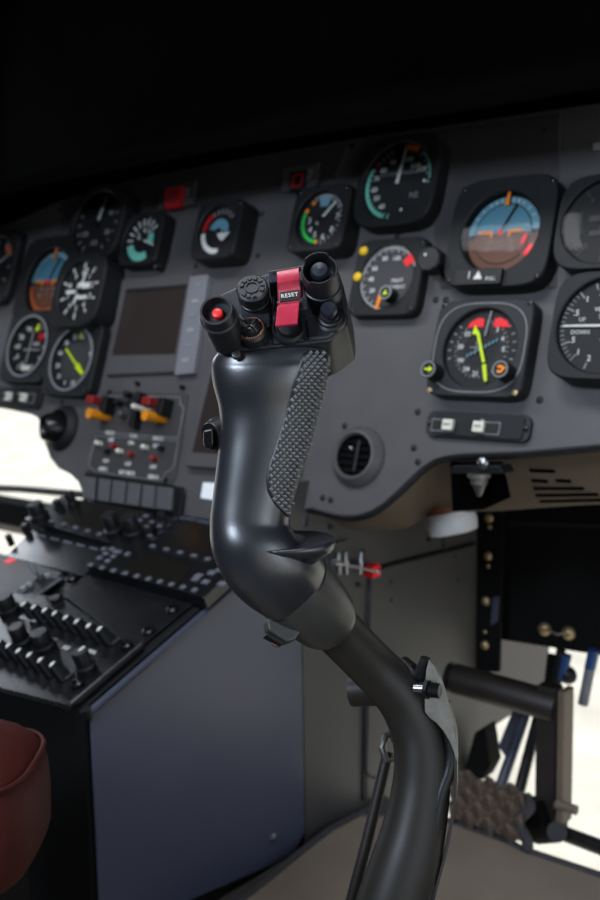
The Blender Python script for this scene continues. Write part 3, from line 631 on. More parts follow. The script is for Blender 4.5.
# A far left radio
H = .004
f = CON.sub(CON.at(88, 520, H)); t = thing('radio_unit', f.mat(), 'black control unit with small screen and tall knobs, far left end of the console', 'control unit', 'console control units')
cplate([(24, 519), (62, 496), (152, 513), (150, 540), (138, 550)], 0, .010, 'consolep', 'case', t, f)
cplate([(58, 521), (82, 503), (124, 511), (106, 531)], .0098, .0105, 'screen2', 'screen', t, f, .0001)
keys(f, (52, 522), (100, 535), 5, .010, t, .009, .005)
crank(f, 34, 503, .0095, .01, .022, 'black', t); crank(f, 68, 492, .006, .01, .02, 'black', t); crank(f, 56, 500, .005, .01, .01, 'black', t)
crank(f, 108, 514, .009, .01, .026, 'black', t); crank(f, 128, 516, .009, .01, .026, 'black', t)
keys(f, (44, 516), (56, 506), 2, .010, t, .012, .008)
keys(f, (134, 526), (146, 517), 3, .010, t, .008, .005); keys(f, (142, 532), (152, 523), 3, .010, t, .008, .005); crank(f, 160, 512, .0045, .006, .016, 'black', t)
keys(f, (150, 537), (160, 527), 2, .008, t, .008, .005)
# B far right radio
f = CON.sub(CON.at(190, 545, H)); t = thing('radio_unit', f.mat(), 'black control unit with brown-tinted screen, beside the grip at the back of the console', 'control unit', 'console control units')
cplate([(141, 547), (176, 516), (262, 533), (232, 572)], 0, .008, 'consolep', 'case', t, f)
cplate([(163, 543), (186, 522), (245, 534), (222, 559)], .0078, .0085, 'screen2', 'screen', t, f, .0001)
keys(f, (153, 547), (208, 560), 5, .008, t, .009, .005); keys(f, (154, 540), (176, 520), 4, .008, t, .007, .006, 'keyd'); keys(f, (188, 519), (240, 529), 4, .008, t, .03, .006, 'rail', up=.0008, name='upper_lip')
# blank plate, left
f = CON.sub(CON.at(60, 550, H)); t = thing('blanking_plate', f.mat(), 'smooth satin blanking plate in front of the far left control unit', 'cover plate', 'console blanking plates')
cplate([(6, 556), (34, 528), (110, 546), (84, 576)], 0, .002, 'consolep', 'plate', t, f)
for i in range(5):
    px = 42 + i * 13; cplate([(px - 4, 534 + i * 3.1), (px + 4, 536 + i * 3.1), (px + 3, 537.5 + i * 3.1), (px - 5, 535.5 + i * 3.1)], .002, .0024, 'key', 'printed_label', t, f, 0)
post(f, 12, 545, .004, .0, .014, 'black', 'fastener', t); post(f, 28, 534, .005, .0, .014, 'black', 'fastener', t)
# C mid keypad unit
f = CON.sub(CON.at(158, 575, H)); t = thing('keypad_unit', f.mat(), 'raised black keypad unit with slim screen and grey keys, near the right console edge', 'control unit', 'console control units')
cplate([(85, 564), (116, 541), (235, 568), (203, 597)], 0, .014, 'console', 'case', t, f, .0015)
cplate([(121, 571), (142, 553), (193, 566), (176, 586)], .0138, .0145, 'screen2', 'screen', t, f, .0001)
keys(f, (91, 566), (195, 591), 10, .014, t, .007, .006)
for p0, p1 in (((100, 559), (112, 550)), ((108, 562), (119, 553)), ((104, 550), (128, 555))): keys(f, p0, p1, 3, .014, t, .008, .006)
keys(f, (196, 580), (222, 585), 2, .014, t, .01, .007); keys(f, (199, 577), (220, 571), 2, .014, t, .01, .007); keys(f, (206, 583), (212, 574), 2, .014, t, .01, .007)
# smooth large plate
f = CON.sub(CON.at(115, 600, H)); t = thing('blanking_plate', f.mat(), 'large plain black blanking plate between the keypad unit and the rocker switches', 'cover plate', 'console blanking plates')
cplate([(62, 594), (86, 574), (196, 601), (140, 647), (112, 632)], 0, .0015, 'consolep', 'plate', t, f)
for px, py in ((148, 630), (172, 608), (72, 577)):
    q = f.at(px, py, .004); b = B(); b.T = trs((q.x, q.y, 0)); b.lathe([(.0062, 0), (.0062, .004), (.0035, .0055), (.003, .003)], 20); b.box((0, 0, .0055), (.0075, .0018, .003)).build('quarter_turn_fastener', 'blackg', t)
# D pale plate with red sticker, toggle
f = CON.sub(CON.at(25, 580, H)); t = thing('toggle_switch_unit', f.mat(), 'grey switch plate with a silver toggle and red square, left edge of the console', 'switch panel')
cplate([(-60, 580), (-4, 552), (62, 572), (40, 596), (-20, 606)], 0, .003, 'panel2', 'plate', t, f)
cplate([(14, 592), (42, 574), (62, 578), (34, 598)], .003, .006, 'hous', 'toggle_plate', t, f)
line([(15, 592), (42, 575), (61, 579), (34, 597), (15, 592)], .0062, .0007, 'ring', t, 'outline', f)
cplate([(3, 562), (10, 557), (17, 560), (9, 564)], .003, .0036, 'flag', 'red_square', t, f, 0)
q = f.at(40, 579, .006); B().lathe([(.005, .004), (.005, .010), (.0035, .011)], 16, (q.x, q.y)).build('toggle_bush', 'steel', t)
B().tube([(q.x, q.y, .008), f.at(35, 572, .022), f.at(29, 563, .032)], [.0016, .002, .0032], 12).build('toggle_lever', 'ring', t)
for px, py in ((30, 586), (24, 590), (48, 577)): post(f, px, py, .0035, .006, .010, 'ring', 'nut', t)
# E rocker panel
f = CON.sub(CON.at(60, 650, H)); t = thing('rocker_switch_panel', f.mat(), 'black switch panel with two rows of white-tipped levers at the console front', 'switch panel')
cplate([(-60, 640), (16, 592), (62, 597), (112, 632), (143, 643), (70, 706), (-60, 672)], 0, .006, 'console', 'case', t, f)
line([(71, 703), (142, 643)], .0066, .0008, 'steel', t, 'edge_strip', f)
def lever(px, py, tilt, m='white'):
    q = f.at(px, py, .024); r = B(); r.T = trs((q.x + .008, q.y - .004, .006)) @ Matrix.Rotation(-.42, 4, 'Y') @ Matrix.Rotation(tilt, 4, 'X')
    r.prism(rrect(.0042, .0062, .0015, 3), 0, .017, rrect(.0036, .0042, .0014, 3)); k = r.build('lever', 'black', t)
    r = B(); r.T = trs((q.x + .008, q.y - .004, .006)) @ Matrix.Rotation(-.42, 4, 'Y') @ Matrix.Rotation(tilt, 4, 'X'); r.dome(.0033, .0166, .0020, 14); r.build('lever_tip', m, k)
    g = f.at(px + 11, py + 19, .0065); B().prism(rrect(.0055, .005, .001, 2, (g.x, g.y)), .006, .0085).build('rocker_pad', 'keyd', t, .0006)
for p in ((27, 598), (37, 601), (48, 604), (58, 607), (69, 611), (80, 615), (92, 619), (103, 622)): lever(*p, .15)
for p in ((-9, 633), (2, 636), (12, 639), (22, 644), (33, 648), (44, 653), (56, 657)): lever(*p, .15)
crank(f, 3, 596, .009, .006, .02, 'black', t); crank(f, 15, 626, .008, .006, .022, 'black', t, None); crank(f, 38, 632, .009, .006, .02, 'black', t)
crank(f, 79, 651, .0075, .006, .022, 'black', t, 'white'); crank(f, 55, 597, .006, .004, .008, 'black', t)
for px, py, s in ((92, 652, 'VOL'), (53, 640, 'TX'), (66, 648, 'ICS'), (24, 618, 'NAV'), (32, 620, 'COM')): lab(f, px, py, s, .006, .0062, t)
for px, py in ((126, 645), (77, 683)):
    q = f.at(px, py, .009); b = B(); b.T = trs((q.x, q.y, 0)); b.lathe([(.006, .004), (.006, .010), (.0035, .0115), (.003, .009)], 20); b.box((0, 0, .011), (.0075, .0018, .003)).build('quarter_turn_fastener', 'blackg', t)

# ------------------------------------------------------------------ footwell side panel + flange
YF = side(478, 600)[1]
f = Frame(V((XS, YE, 0)), V((0, 1, 0)), V((0, 0, 1)))       # local x forward, y up, normal +X
ft = thing('footwell_side_panel', f.mat(), 'grey metal side panel of the footwell behind the stick, with seams and an access cover', 'panel')
b0 = PAN.w(PAN.at(340, 515)).z - .01
xt = [f.at(x, y, 0) for x, y in ((478, 796), (500, 765), (522, 728), (548, 700), (550, 640))]
B().prism([(.002, .0)] + [(p.x, max(p.y, 0)) for p in xt] + [(xt[-1].x, b0 + .03), (-.0, b0 + .04), (-.03, onslope(YE) + .02), (.002, onslope(YE) - .01)], -.006, -.001).build('skin', 'wallg', ft)
acc = [f.at(x, y, .001) for x, y in ((371, 575), (383, 568), (474, 545), (474, 790), (366, 800), (368, 700))]
B().prism([(p.x, p.y) for p in acc], -.001, .0022).build('access_cover', 'wallg', ft, .001)
B().tube([f.at(x, y, .0) for x, y in ((474, 543), (383, 566), (373, 571), (369, 580), (366, 640), (364, 720), (363, 800))], .0022, 6).build('seal', 'black', ft)
B().tube([f.at(x, y, .0) for x, y in crom([(442, 520), (447, 640), (445, 690), (434, 716), (424, 722)], 4)], .0022, 6).build('cable', 'black', ft)
B().tube([f.at(x, y, .002) for x, y in crom([(366, 700), (366, 760), (368, 774), (378, 778), (388, 772)], 4)], .0016, 6).build('pressed_line', 'hous2', ft)
for px, py in ((391, 582), (455, 557), (458, 580), (364, 552), (360, 585), (430, 540), (306, 560), (391, 600), (332, 527)): 
    q = f.at(px, py, .002); b = B(); b.T = trs((q.x, q.y, 0)); b.lathe([(.003, -.001), (.003, .002), (.002, .003)], 12).build('rivet', 'hous2', ft)
# flange with rivets
f = Frame(yp(489, 590, YF), V((1, 0, 0)), V((0, 0, 1))); t = thing('bulkhead_flange', f.mat(), 'black vertical flange with a line of brass rivets, between grey side panel and black bulkhead', 'flange')
plate([(477, 508), (503, 508), (499, 672), (474, 672)], -.004, .002, 'matte', t, 'strip', f)
for px, py, r in ((489, 518, .0062), (488, 556, .0062), (486, 601, .0062), (485, 645, .0062), (490, 527, .003), (488, 566, .003), (485, 632, .003)): 
    q = f.at(px, py, .002); b = B(); b.T = trs((q.x, q.y, .002)); b.dome(r, 0, r * .7, 16).build('rivet', 'brass', t)
plate([(492, 598), (498, 597), (496, 622), (490, 626)], .002, .008, 'bluetube', t, 'clip', f)
# bulkhead
YB = YF + .03
f = Frame(yp(560, 570, YB), V((1, 0, 0)), V((0, 0, 1))); t = thing('bulkhead_box', f.mat(), 'large black bulkhead box under the right side of the panel', 'bulkhead')
plate([(499, 440), (760, 440), (760, 680), (600, 656), (499, 640)], -.05, .0, 'matte', t, 'face', f, .003)
plate([(508, 520), (740, 530), (740, 560), (600, 528), (510, 526)], -.001, .0015, 'hous', t, 'pressed_rib', f)
for px, py in ((545, 629), (569, 633)): q = f.at(px, py); b = B(); b.T = trs((q.x, q.y, 0)); b.lathe([(.009, 0), (.009, .002), (.006, .006), (.003, .007)], 18).build('rivet', 'brass', t)
B().tube([f.at(545, 629, .006), f.at(557, 634, .009), f.at(569, 633, .006)], .0015, 6).build('lock_wire', 'steeld', t)
# fairing under the panel (taupe)
ptop = PAN.w(PAN.at(450, 456, -.012)); ed = []
Yp = PAN.w(PAN.at(450, 470, -.012))[1] + .0
t = tag(bpy.data.objects.new('lower_fairing', None), 'taupe curved fairing with dark slots beneath the right half of the panel', 'fairing'); COL.objects.link(t)
t.location = (ptop.x, Yp, ptop.z)
iv = Matrix.Translation(-V(t.location))
prof = []
topx = [(330, 500), (360, 500), (376, 498), (392, 485), (406, 468), (425, 450), (450, 440), (500, 438), (560, 435), (620, 430), (740, 415)]
botx = [(318, 522), (350, 528), (372, 530), (395, 530), (412, 526), (432, 514), (456, 512), (500, 511), (540, 508), (610, 504), (760, 500)]
b = B(); b.T = iv; N_ = 6; tp = crom(topx, 4); bt = crom(botx, 4); rs = []
for i, (a, c) in enumerate(zip(tp, bt)):
    A = PAN.w(PAN.at(a[0], a[1], -.014)); Cc = yp(c[0], c[1], A.y + .09 if i > 10 else A.y + .03 + .006 * i)
    row = []
    for k in range(N_ + 1):
        s = k / N_; row.append(V((A.x + (Cc.x - A.x) * s, A.y + (Cc.y - A.y) * (s * s * .5 + s * .5), A.z + (Cc.z - A.z) * s)))
    rs.append(row)
b.rings(rs, False, False, closed=False); bmesh.ops.solidify(b.bm, geom=b.bm.faces[:], thickness=.003)
fo = b.build('skin', 'tan', t)
def onfair(px, py):
    dg = bpy.context.evaluated_depsgraph_get(); 
    r = ray(px, py).normalized(); tree = onfair.tree
    hit = tree.ray_cast(CAM, r); return hit[0], hit[1]
bb = bmesh.new(); bb.from_mesh(fo.data); bb.transform(Matrix.Translation(V(t.location))); onfair.tree = BVHTree.FromBMesh(bb)
for (x0, y0), (x1, y1) in (((530, 470), (555, 471)), ((532, 480), (548, 481)), ((556, 480), (571, 481)), ((534, 488), (584, 488)), ((536, 495), (598, 494)), ((540, 501), (620, 499))):
    b = B(); b.T = iv; ps = [onfair(x0 + (x1 - x0) * i / 5, y0 + (y1 - y0) * i / 5)[0] for i in range(6)]
    if all(p is not None for p in ps): b.tube(ps, .0022, 6).build('slot', 'liner', t)
    else: b.bm.free()
# bracket cavity with bolt
P = yp(478, 488, Yp - .012)
f = Frame(P, V((1, 0, 0)), V((0, 0, 1))); t = thing('mounting_bracket', f.mat(), 'black mounting bracket with a pale cone-tipped bolt under the panel edge', 'bracket')
plate([(450, 462), (500, 462), (508, 498), (482, 510), (452, 512)], -.02, -.014, 'liner', t, 'backing', f)
plate([(452, 466), (500, 466), (504, 474), (450, 474)], -.014, .006, 'black', t, 'arm', f)
q = f.at(477, 480, .004); b = B(); b.T = trs((q.x, q.y, .0)) @ Matrix.Rotation(PI / 2, 4, 'X')
b.lathe([(.011, -.006), (.011, -.002), (.008, -.002), (.008, .004), (.006, .006), (.003, .014), (.001, .016)], 18).build('bolt', 'steeld', t)
q = f.at(484, 463, .004); B().dome(.006, .006, .004, 16, (q.x, q.y)).build('bolt_head', 'steel', t)
# white / brown pipe end
p = yp(452, 523, Yp + .11)
f = Frame(p, V((1, 0, 0)), V((0, 0, 1))); t = thing('duct_end', Matrix.Translation(p) @ Matrix.Rotation(math.radians(-14), 4, 'Y'), 'short white and brown duct collar poking down under the fairing', 'duct')
B().lathe([(.018, .012), (.024, .012), (.024, .06), (.018, .06)], 32).build('rust_sleeve', mat('rust_brown', rgb(120, 72, 48), .6, noise=.2, nscale=60), t)
B().lathe([(.019, -.012), (.026, -.010), (.028, .0), (.026, .012), (.019, .014)], 32).build('white_collar', mat('collar_white', rgb(200, 200, 200), .5, noise=.1, nscale=60), t)

# small chrome and red valve on side panel
f = Frame(V((XS, YE, 0)), V((0, 1, 0)), V((0, 0, 1))); q = f.at(340, 560, .01); f = f.sub((q.x, q.y, 0)); t = thing('shutoff_valve', f.mat(), 'small silver linkage with a red end block, on the side panel beside the grip ledge', 'valve')
B().box((0, 0, .0015), (.05, .035, .005)).build('base_plate', 'wallg', t, .001)
for px, w_ in ((338, .006), (345, .006), (361, .005)):
    a, c = f.at(px, 552, .012), f.at(px + (-1 if px > 350 else 1), 574, .012); B().tube([a, a + (c - a) * .3, a + (c - a) * .5, a + (c - a) * .7, c], [w_ * .45, w_ * .45, w_ * .7, w_ * .45, w_ * .5], 10).build('link_plate', 'steel', t)
    a = (a + c) / 2; B().tube([(a.x, a.y, 0), (a.x, a.y, .012)], .0025, 8).build('stud', 'steel', t)
B().tube([f.at(334, 562, .013), f.at(348, 565, .013), f.at(375, 571, .013)], [.004, .0016, .0016], 10).build('rod', 'steel', t)
a = f.at(375.5, 571, .011); B().box((a.x, a.y, .007), (.014, .014, .014)).build('red_block', 'flag', t, .0015); B().dome(.0032, .014, .003, 14, (a.x, a.y)).build('rod_end', 'steel', t)

# ------------------------------------------------------------------ floor bits
ZF = 0.0
fm = [floorp(x, y, .012) for x, y in ((225, 912), (262, 884), (300, 853), (330, 830), (358, 815), (400, 815), (457, 822), (500, 838), (524, 850), (560, 862), (620, 882), (760, 930))]
fm += [V((fm[-1].x, -.2, 0)), V((fm[0].x - .05, -.2, 0))]
o = B().prism([(p.x, p.y) for p in fm][::-1], .0005, .012).build('floor_mat', 'floor', None, .002); tag(o, 'beige floor mat with dark bound front edge, beneath the control stick', 'floor mat')
b = B(); b.tube([V((p.x, p.y, .0115)) for p in fm[:12]], .0045, 8); b.build('binding', 'piping', o)
# quilted kick pad
q0, q1, q2, q3 = floorp(452, 824, .012), floorp(524, 850, .012), None, None
n = 26; nv = 14; top0 = W(450, 772, (RM.transposed() @ (q0 - CAM)).z + .06); top1 = W(527, 795, (RM.transposed() @ (q1 - CAM)).z + .06)
b = B(); rs = []
for j in range(nv * 3 + 1):
    row = []
    for i in range(n * 3 + 1):
        s, v_ = i / (n * 3), j / (nv * 3); L = q0.lerp(q1, s * 1.0); T = top0.lerp(top1, s); p = L.lerp(T, v_)
        nn = (q1 - q0).cross(top0 - q0).normalized(); nn = nn if nn.dot(CAM - p) > 0 else -nn
        u1 = (s * 3.6 + v_ * 2.4) % 1; u2 = (s * 3.6 - v_ * 2.4) % 1
        bul = 1.6 * min(.62, 1 - abs(2 * u1 - 1), 1 - abs(2 * u2 - 1))
        row.append(p + nn * (.001 + .013 * bul))
    rs.append(row)
b.rings(rs, False, False, closed=False); bmesh.ops.solidify(b.bm, geom=b.bm.faces[:], thickness=.006)
o = b.build('quilted_pad', 'tread', None, sharp=60); tag(o, 'brown diamond-quilted pad at the front edge of the beige floor mat', 'quilted pad')
b = B(); ctr = []
for i in range(25):
    s = i / 24; p = q1.lerp(top1, s) + V((0, -.004, 0)); p = p + (q1 - q0).normalized() * .006 * math.sin(s * 2 * PI * 1.4 + .4); ctr.append(p)
b.tube(ctr, .006, 10).build('rolled_edge', 'piping', o)

# pedals
def bar(name, a, c, w, h, m, parent, inv_=None, bev=.002):
    a, c = V(a), V(c); d = (c - a); z = d.normalized(); x = z.orthogonal().normalized() if abs(z.z) > .9 else z.cross(V((0, 0, 1))).normalized()
    if abs(z.z) > .9: x = V((1, 0, 0)); x = (x - x.dot(z) * z).normalized()
    y = z.cross(x); b = B(); 
    if inv_ is not None: b.T = inv_
    b.rings([[p + x * w / 2 * sx + y * h / 2 * sy for sx, sy in ((-1, -1), (1, -1), (1, 1), (-1, 1))] for p in (a, c)])
    return b.build(name, m, parent, bev)
YPd = .99
A, Bq = yp(451, 677, YPd - .02), yp(556, 707, YPd)
base = yp(556, 880, YPd); base.z = max(base.z, 0)
t = thing('rudder_pedal', Matrix.Translation(base), 'black rudder pedal assembly with a thick horizontal bar on an upright post', 'pedal')
iv = Matrix.Translation(-base)
b = B(); b.T = iv; b.tube([A - (Bq - A) * .0, A + (Bq - A) * .04, A + (Bq - A) * .97, Bq], [.014, .0175, .0175, .0175], 24, up=(0, 0, 1)); b.build('foot_bar', 'pedal', t)
b = B(); b.T = iv; b.tube([A - (Bq - A) * .04, A - (Bq - A) * .0], [.016, .018], 24); b.build('end_cap', 'hous', t)
up0, up1 = yp(555, 686, YPd), yp(558, 880, YPd); up1.z = .001; up1.x = up0.x; up1.y = up0.y
bar('upright', up0 + V((-.006, 0, 0)), up1 + V((-.006, 0, 0)), .024, .02, 'pedal', t, iv); bar('upright_strap', up0 + V((.013, .0, 0)), up1 + V((.013, 0, 0)), .008, .026, 'pedals', t, iv)
bz = yp(563, 806, YPd - .012); b = B(); b.T = iv; b.tube([bz + V((-.008, 0, 0)), bz + V((.016, 0, 0))], .0055, 12); b.build('pivot_bolt', 'pedals', t)
bz = yp(560, 832, YPd); b = B(); b.T = iv; b.tube([bz, yp(640, 862, YPd - .02)], .0085, 16); b.build('cross_rod', 'black', t)
b = B(); b.T = iv; b.tube([yp(557, 832, YPd - .022), yp(557, 832, YPd + .02)], .011, 20); b.build('rod_boss', 'black', t)
b = B(); b.T = iv; b.tube([yp(535, 820, YPd), yp(555, 818, YPd)], .026, 16); b.build('damper', 'matte', t)
# linkage tubes behind
def tubething(name, pts, r, m, label, cat, z0=None):
    o = B().tube([V(p) for p in pts], r, 16).build(name, m, None); return tag(o, label, cat)
YQ = 1.08
tubething('control_rod', [yp(532, 690, YQ), yp(524, 718, YQ - .02), yp(496, 800, YQ - .09)], .0065, 'bluetube', 'slanted blue-grey control rod behind the rudder pedal, left one of the pair', 'control rod')
tubething('control_rod', [yp(545, 690, YQ), yp(537, 722, YQ - .02), yp(517, 800, YQ - .09)], .0065, 'black', 'slanted black control rod behind the rudder pedal, right one of the pair', 'control rod')
o = B().prism([(p.x, p.z) for p in (yp(500, 745, 1.1), yp(516, 706, 1.1), yp(524, 712, 1.1), yp(520, 740, 1.1), yp(508, 756, 1.1))], 0, .006).build('blade', 'bluetube', None, .001)
o.matrix_world = Matrix.Translation((0, 1.1, 0)) @ Matrix.Rotation(PI / 2, 4, 'X'); o.name = 'lever_plate'; tag(o, 'small dark blue lever plate behind the pedal bar', 'lever')
o = B().prism([(p.x, p.z) for p in (yp(470, 770, 1.11), yp(482, 728, 1.11), yp(492, 722, 1.11), yp(498, 760, 1.11), yp(490, 775, 1.11))], 0, .03).build('foot_stop', 'matte', None, .002)
o.matrix_world = Matrix.Translation((0, 1.12, 0)) @ Matrix.Rotation(PI / 2, 4, 'X'); tag(o, 'black wedge-shaped foot stop against the grey footwell, left of the control rods', 'foot stop')
f = Frame(yp(570, 670, 1.12), V((1, 0, 0)), V((0, 0, 1))); t = thing('hose_fitting', f.mat(), 'blue and white pipe fitting hanging below the black bulkhead box', 'fitting')
for pts, r, m, nm in (([(561, 650, 0), (556, 690, 0)], .006, 'black', 'stem'), ([(594, 650, 0), (590, 668, .0)], .007, 'bluem', 'hose'), ([(590, 668, 0), (583, 704, .0)], .0065, 'strip', 'clear_hose'), ([(567, 655, 0), (562, 678, 0)], .006, 'bluem', 'hose'), ([(552, 655, -.01), (548, 690, -.01)], .006, 'matte', 'hose')):
    b = B(); b.tube([f.at(*p) for p in pts], r, 14); b.build(nm, m, t)
q = f.at(566, 676, 0); B().dome(.012, -.006, .012, 20, (q.x, q.y)).build('ball_joint', 'black', t)

# ------------------------------------------------------------------ seat at lower left
sr = camdir(1, 0, 0); sr = V((sr.x, sr.y, 0)).normalized(); sf = V((-sr.y, sr.x, 0))
p = W(-118, 812, .62)
sm_ = Matrix((sr, sf, V((0, 0, 1)))).transposed().to_4x4(); sm_.translation = V((p.x, p.y, 0))
t = thing('pilot_seat', sm_, 'dark red leather seat side at the lower left corner', 'seat')
def softbox(hx, hy, hz, c, e=4.0, nu=36, nv=18):
    rs = []
    def sg(x, q): return math.copysign(abs(x) ** q, x)
    for j in range(nv + 1):
        ph = -PI / 2 + PI * j / nv; rs.append([(c[0] + hx * sg(math.cos(ph), 2 / e) * sg(math.cos(2 * PI * i / nu), 2 / e), c[1] + hy * sg(math.cos(ph), 2 / e) * sg(math.sin(2 * PI * i / nu), 2 / e), c[2] + hz * sg(math.sin(ph), 2 / e)) for i in range(nu)])
    return rs
zt = W(0, 742, .60).z; zb = W(20, 905, .60).z
B().rings(softbox(.10, .06, (zt - zb) / 2, (0, 0, (zt + zb) / 2), 3.6)).build('cushion', 'leather', t)
loop = [(.1005 * math.copysign(abs(math.cos(a * PI / 24)) ** (2 / 3.6), math.cos(a * PI / 24)), .0605 * math.copysign(abs(math.sin(a * PI / 24)) ** (2 / 3.6), math.sin(a * PI / 24)), zt - .018 - .0) for a in range(49)]
B().tube([(x * .965, y * .93, z) for x, y, z in loop], .0016, 8, False).build('piping', 'leather', t)
B().box((0, 0, zb / 2 + .004), (.15, .09, zb + .0)).build('seat_base', 'matte', t)

# ------------------------------------------------------------------ the control stick
ZG = .50
HN = camdir(-.02, -math.sin(math.radians(21)), -math.cos(math.radians(21)))
ex = camdir(math.cos(math.radians(9)), -math.sin(math.radians(9)), -.12); ex = (ex - ex.dot(HN) * HN).normalized()
HD = Frame(W(282, 318, ZG - .012), ex, HN.cross(ex))
foot = W(385, 940, .53); foot.z = 0
st = thing('control_stick', Matrix.Translation(foot), 'black cyclic control stick with checkered grip and a head of red and black switches', 'control stick')
SI = Matrix.Translation(-foot)
def S(): b = B(); b.T = SI.copy(); return b
def Sh(u, v, h): b = B(); b.T = SI @ HD.mat(u, v, h); return b

# grip body: (Lx,Ly, Rx,Ry, Z, depth ratio)
secs = [(248, 341, 318, 338, ZG - .002, .30), (226, 348, 327, 342, ZG - .003, .42), (215, 356, 331, 350, ZG - .003, .49), (211.5, 366, 331, 362, ZG - .002, .545), (213, 384, 327, 380, ZG - .001, .59), (219, 408, 320, 406, ZG, .61), (220, 432, 314, 432, ZG, .62), (217, 462, 305, 462, ZG, .66), (213, 495, 295, 497, ZG, .72), (210, 522, 290, 524, ZG, .78),
        (212, 550, 300, 538, ZG, .82), (224, 577, 311, 543, ZG + .003, .86), (241, 597, 317, 548, ZG + .008, .88), (262, 613, 320, 554, ZG + .014, .90)]
def sect(rows, n=48, ex_=2.25, sub=6, tang=None):
    rr = crom(rows, sub); cs = []; 
    for r in rr: Lp, Rp = W(r[0], r[1], r[4]), W(r[2], r[3], r[4]); cs.append(((Lp + Rp) / 2, (Rp - Lp) / 2, r[5]))
    out = []
    for i, (c, a, k) in enumerate(cs):
        t = (cs[min(i + 1, len(cs) - 1)][0] - cs[max(0, i - 1)][0]).normalized(); bb = t.cross(a.normalized()).normalized() * a.length * k
        out.append([c + a * math.copysign(abs(math.cos(2 * PI * j / n)) ** (2 / ex_), math.cos(2 * PI * j / n)) + bb * math.copysign(abs(math.sin(2 * PI * j / n)) ** (2 / ex_), math.sin(2 * PI * j / n)) for j in range(n)])
    return out
gr = sect(secs)
gb = S().rings(gr).build('grip', 'grip', st, sharp=70)
bb = bmesh.new(); bb.from_mesh(gb.data); bb.transform(Matrix.Translation(foot)); GT = BVHTree.FromBMesh(bb)
# checkered pad conformed to the grip
ctrl = [(350, 309, 319), (353, 304, 325), (358, 301, 327.5), (365, 299, 329), (380, 294, 326), (400, 289, 320.5), (430, 280.5, 313), (450, 274, 307), (465, 268.5, 301.5), (480, 266, 297), (492, 267.5, 294), (505, 275, 291), (512, 282, 289.5), (517, 286.5, 288)]
def lr(y):
    for a, c in zip(ctrl, ctrl[1:]):
        if a[0] <= y <= c[0]: s = (y - a[0]) / (c[0] - a[0]); return a[1] + (c[1] - a[1]) * s, a[2] + (c[2] - a[2]) * s
def hitg(x, y):
    r = ray(x, y).normalized(); h = GT.ray_cast(CAM, r)
    return (h[0], h[1]) if h[0] is not None else (None, None)
ys = [350 + 167 * i / 50 for i in range(51)]; nc = 14; grid = []
last = None
for y in ys:
    l, r_ = lr(min(y, 516.99)); row = []
    for i in range(nc + 1):
        s = i / nc; x = l + (r_ - l) * s; p, nn = hitg(x, y); k = 0
        while p is None and k < 60: x -= .5; k += 1; p, nn = hitg(x, y)
        row.append((p, nn))
    grid.append(row)
b = S(); base = []
for j, row in enumerate(grid):
    base.append([b.v(p + n_ * (.0004 if (i in (0, nc) or j in (0, 50)) else .0012)) for i, (p, n_) in enumerate(row)])
for j in range(50):
    for i in range(nc): b.f([base[j][i], base[j][i + 1], base[j + 1][i + 1], base[j + 1][i]])
b.build('checkered_pad_base', 'knob', st, sharp=70)
b = S()
yy = 353.5; kk = 0
while yy < 513:
    l, r_ = lr(yy); st_ = 6.0; x = 262 + (st_ / 2 if kk % 2 else 0)
    while x < r_ - 2.0:
        if x > l + 2.2:
            cpt, cn = hitg(x, yy); q = [hitg(x - 2.6, yy), hitg(x, yy + 2.9), hitg(x + 2.6, yy), hitg(x, yy - 2.9)]
            if cpt is not None and all(a[0] is not None for a in q):
                vs = [b.v(a[0] + cn * .0010) for a in q]; tp = [b.v(cpt.lerp(a[0], .34) + cn * .0030) for a in q]
                for i in range(4): b.f([vs[i], vs[(i + 1) % 4], tp[(i + 1) % 4], tp[i]])
                b.f(tp)
        x += st_
    yy += 3.3; kk += 1
b.build('checkered_studs', 'pad', st, sharp=20)
# collar
col = [(262.5, 613.5, 321, 555, ZG + .0145, .93), (270, 620, 329, 565, ZG + .018, .95), (283, 630, 341, 581, ZG + .024, .97), (296, 638, 350, 596, ZG + .029, .97), (302, 641, 351.5, 600, ZG + .031, .97), (307, 640, 350, 604, ZG + .0325, .97)]
r1 = sect(col, ex_=2.05); S().rings(r1).build('collar', 'collar', st, sharp=50, bevel=0)
# seam groove ring: slim dark ring between grip and collar
sm = sect([(262, 613, 320.4, 554.4, ZG + .0142, .905), (263.4, 614.4, 321.6, 555.6, ZG + .0149, .925)], ex_=2.1, sub=2); S().rings([[c_ + (p - c_) * 1.007 for p in r for c_ in [sum(r, V()) / len(r)]] for r in sm]).build('seam_ring', 'dial', st)
# tube
tb = [(309, 638, 349, 603, ZG + .032, 1), (322, 650, 357, 614, ZG + .036, 1), (352, 680, 384, 643, ZG + .046, 1), (371, 700, 403, 661, ZG + .050, 1), (384, 718, 424, 682, ZG + .052, 1), (392, 740, 441, 716, ZG + .05, .95), (394, 764, 449, 752, ZG + .047, .95), (391, 790, 450, 790, ZG + .044, .95), (383, 822, 446, 828, ZG + .04, .95), (371, 856, 440, 864, ZG + .036, .95), (356, 900, 429, 908, ZG + .032, .95), (345, 940, 420, 948, ZG + .03, .95)]
r1 = sect(tb, ex_=2.05)
last = r1[-1]; cc = sum(last, V()) / len(last); low = [V((foot.x + (p - cc).x, foot.y + (p - cc).y, .0)) for p in last]
mid = [a.lerp(c, .5) for a, c in zip(last, low)]
S().rings(r1 + [mid, low]).build('tube', 'tube', st, sharp=60)
# finger ledge
LF = Frame(W(282, 545, ZG - .003), camdir(1, -.01, .05), camdir(0, -.13, .99)); LF = Frame(LF.o, LF.ex, LF.ey - LF.ey.dot(LF.ex) * LF.ex)
b = B(); b.T = SI @ LF.mat()
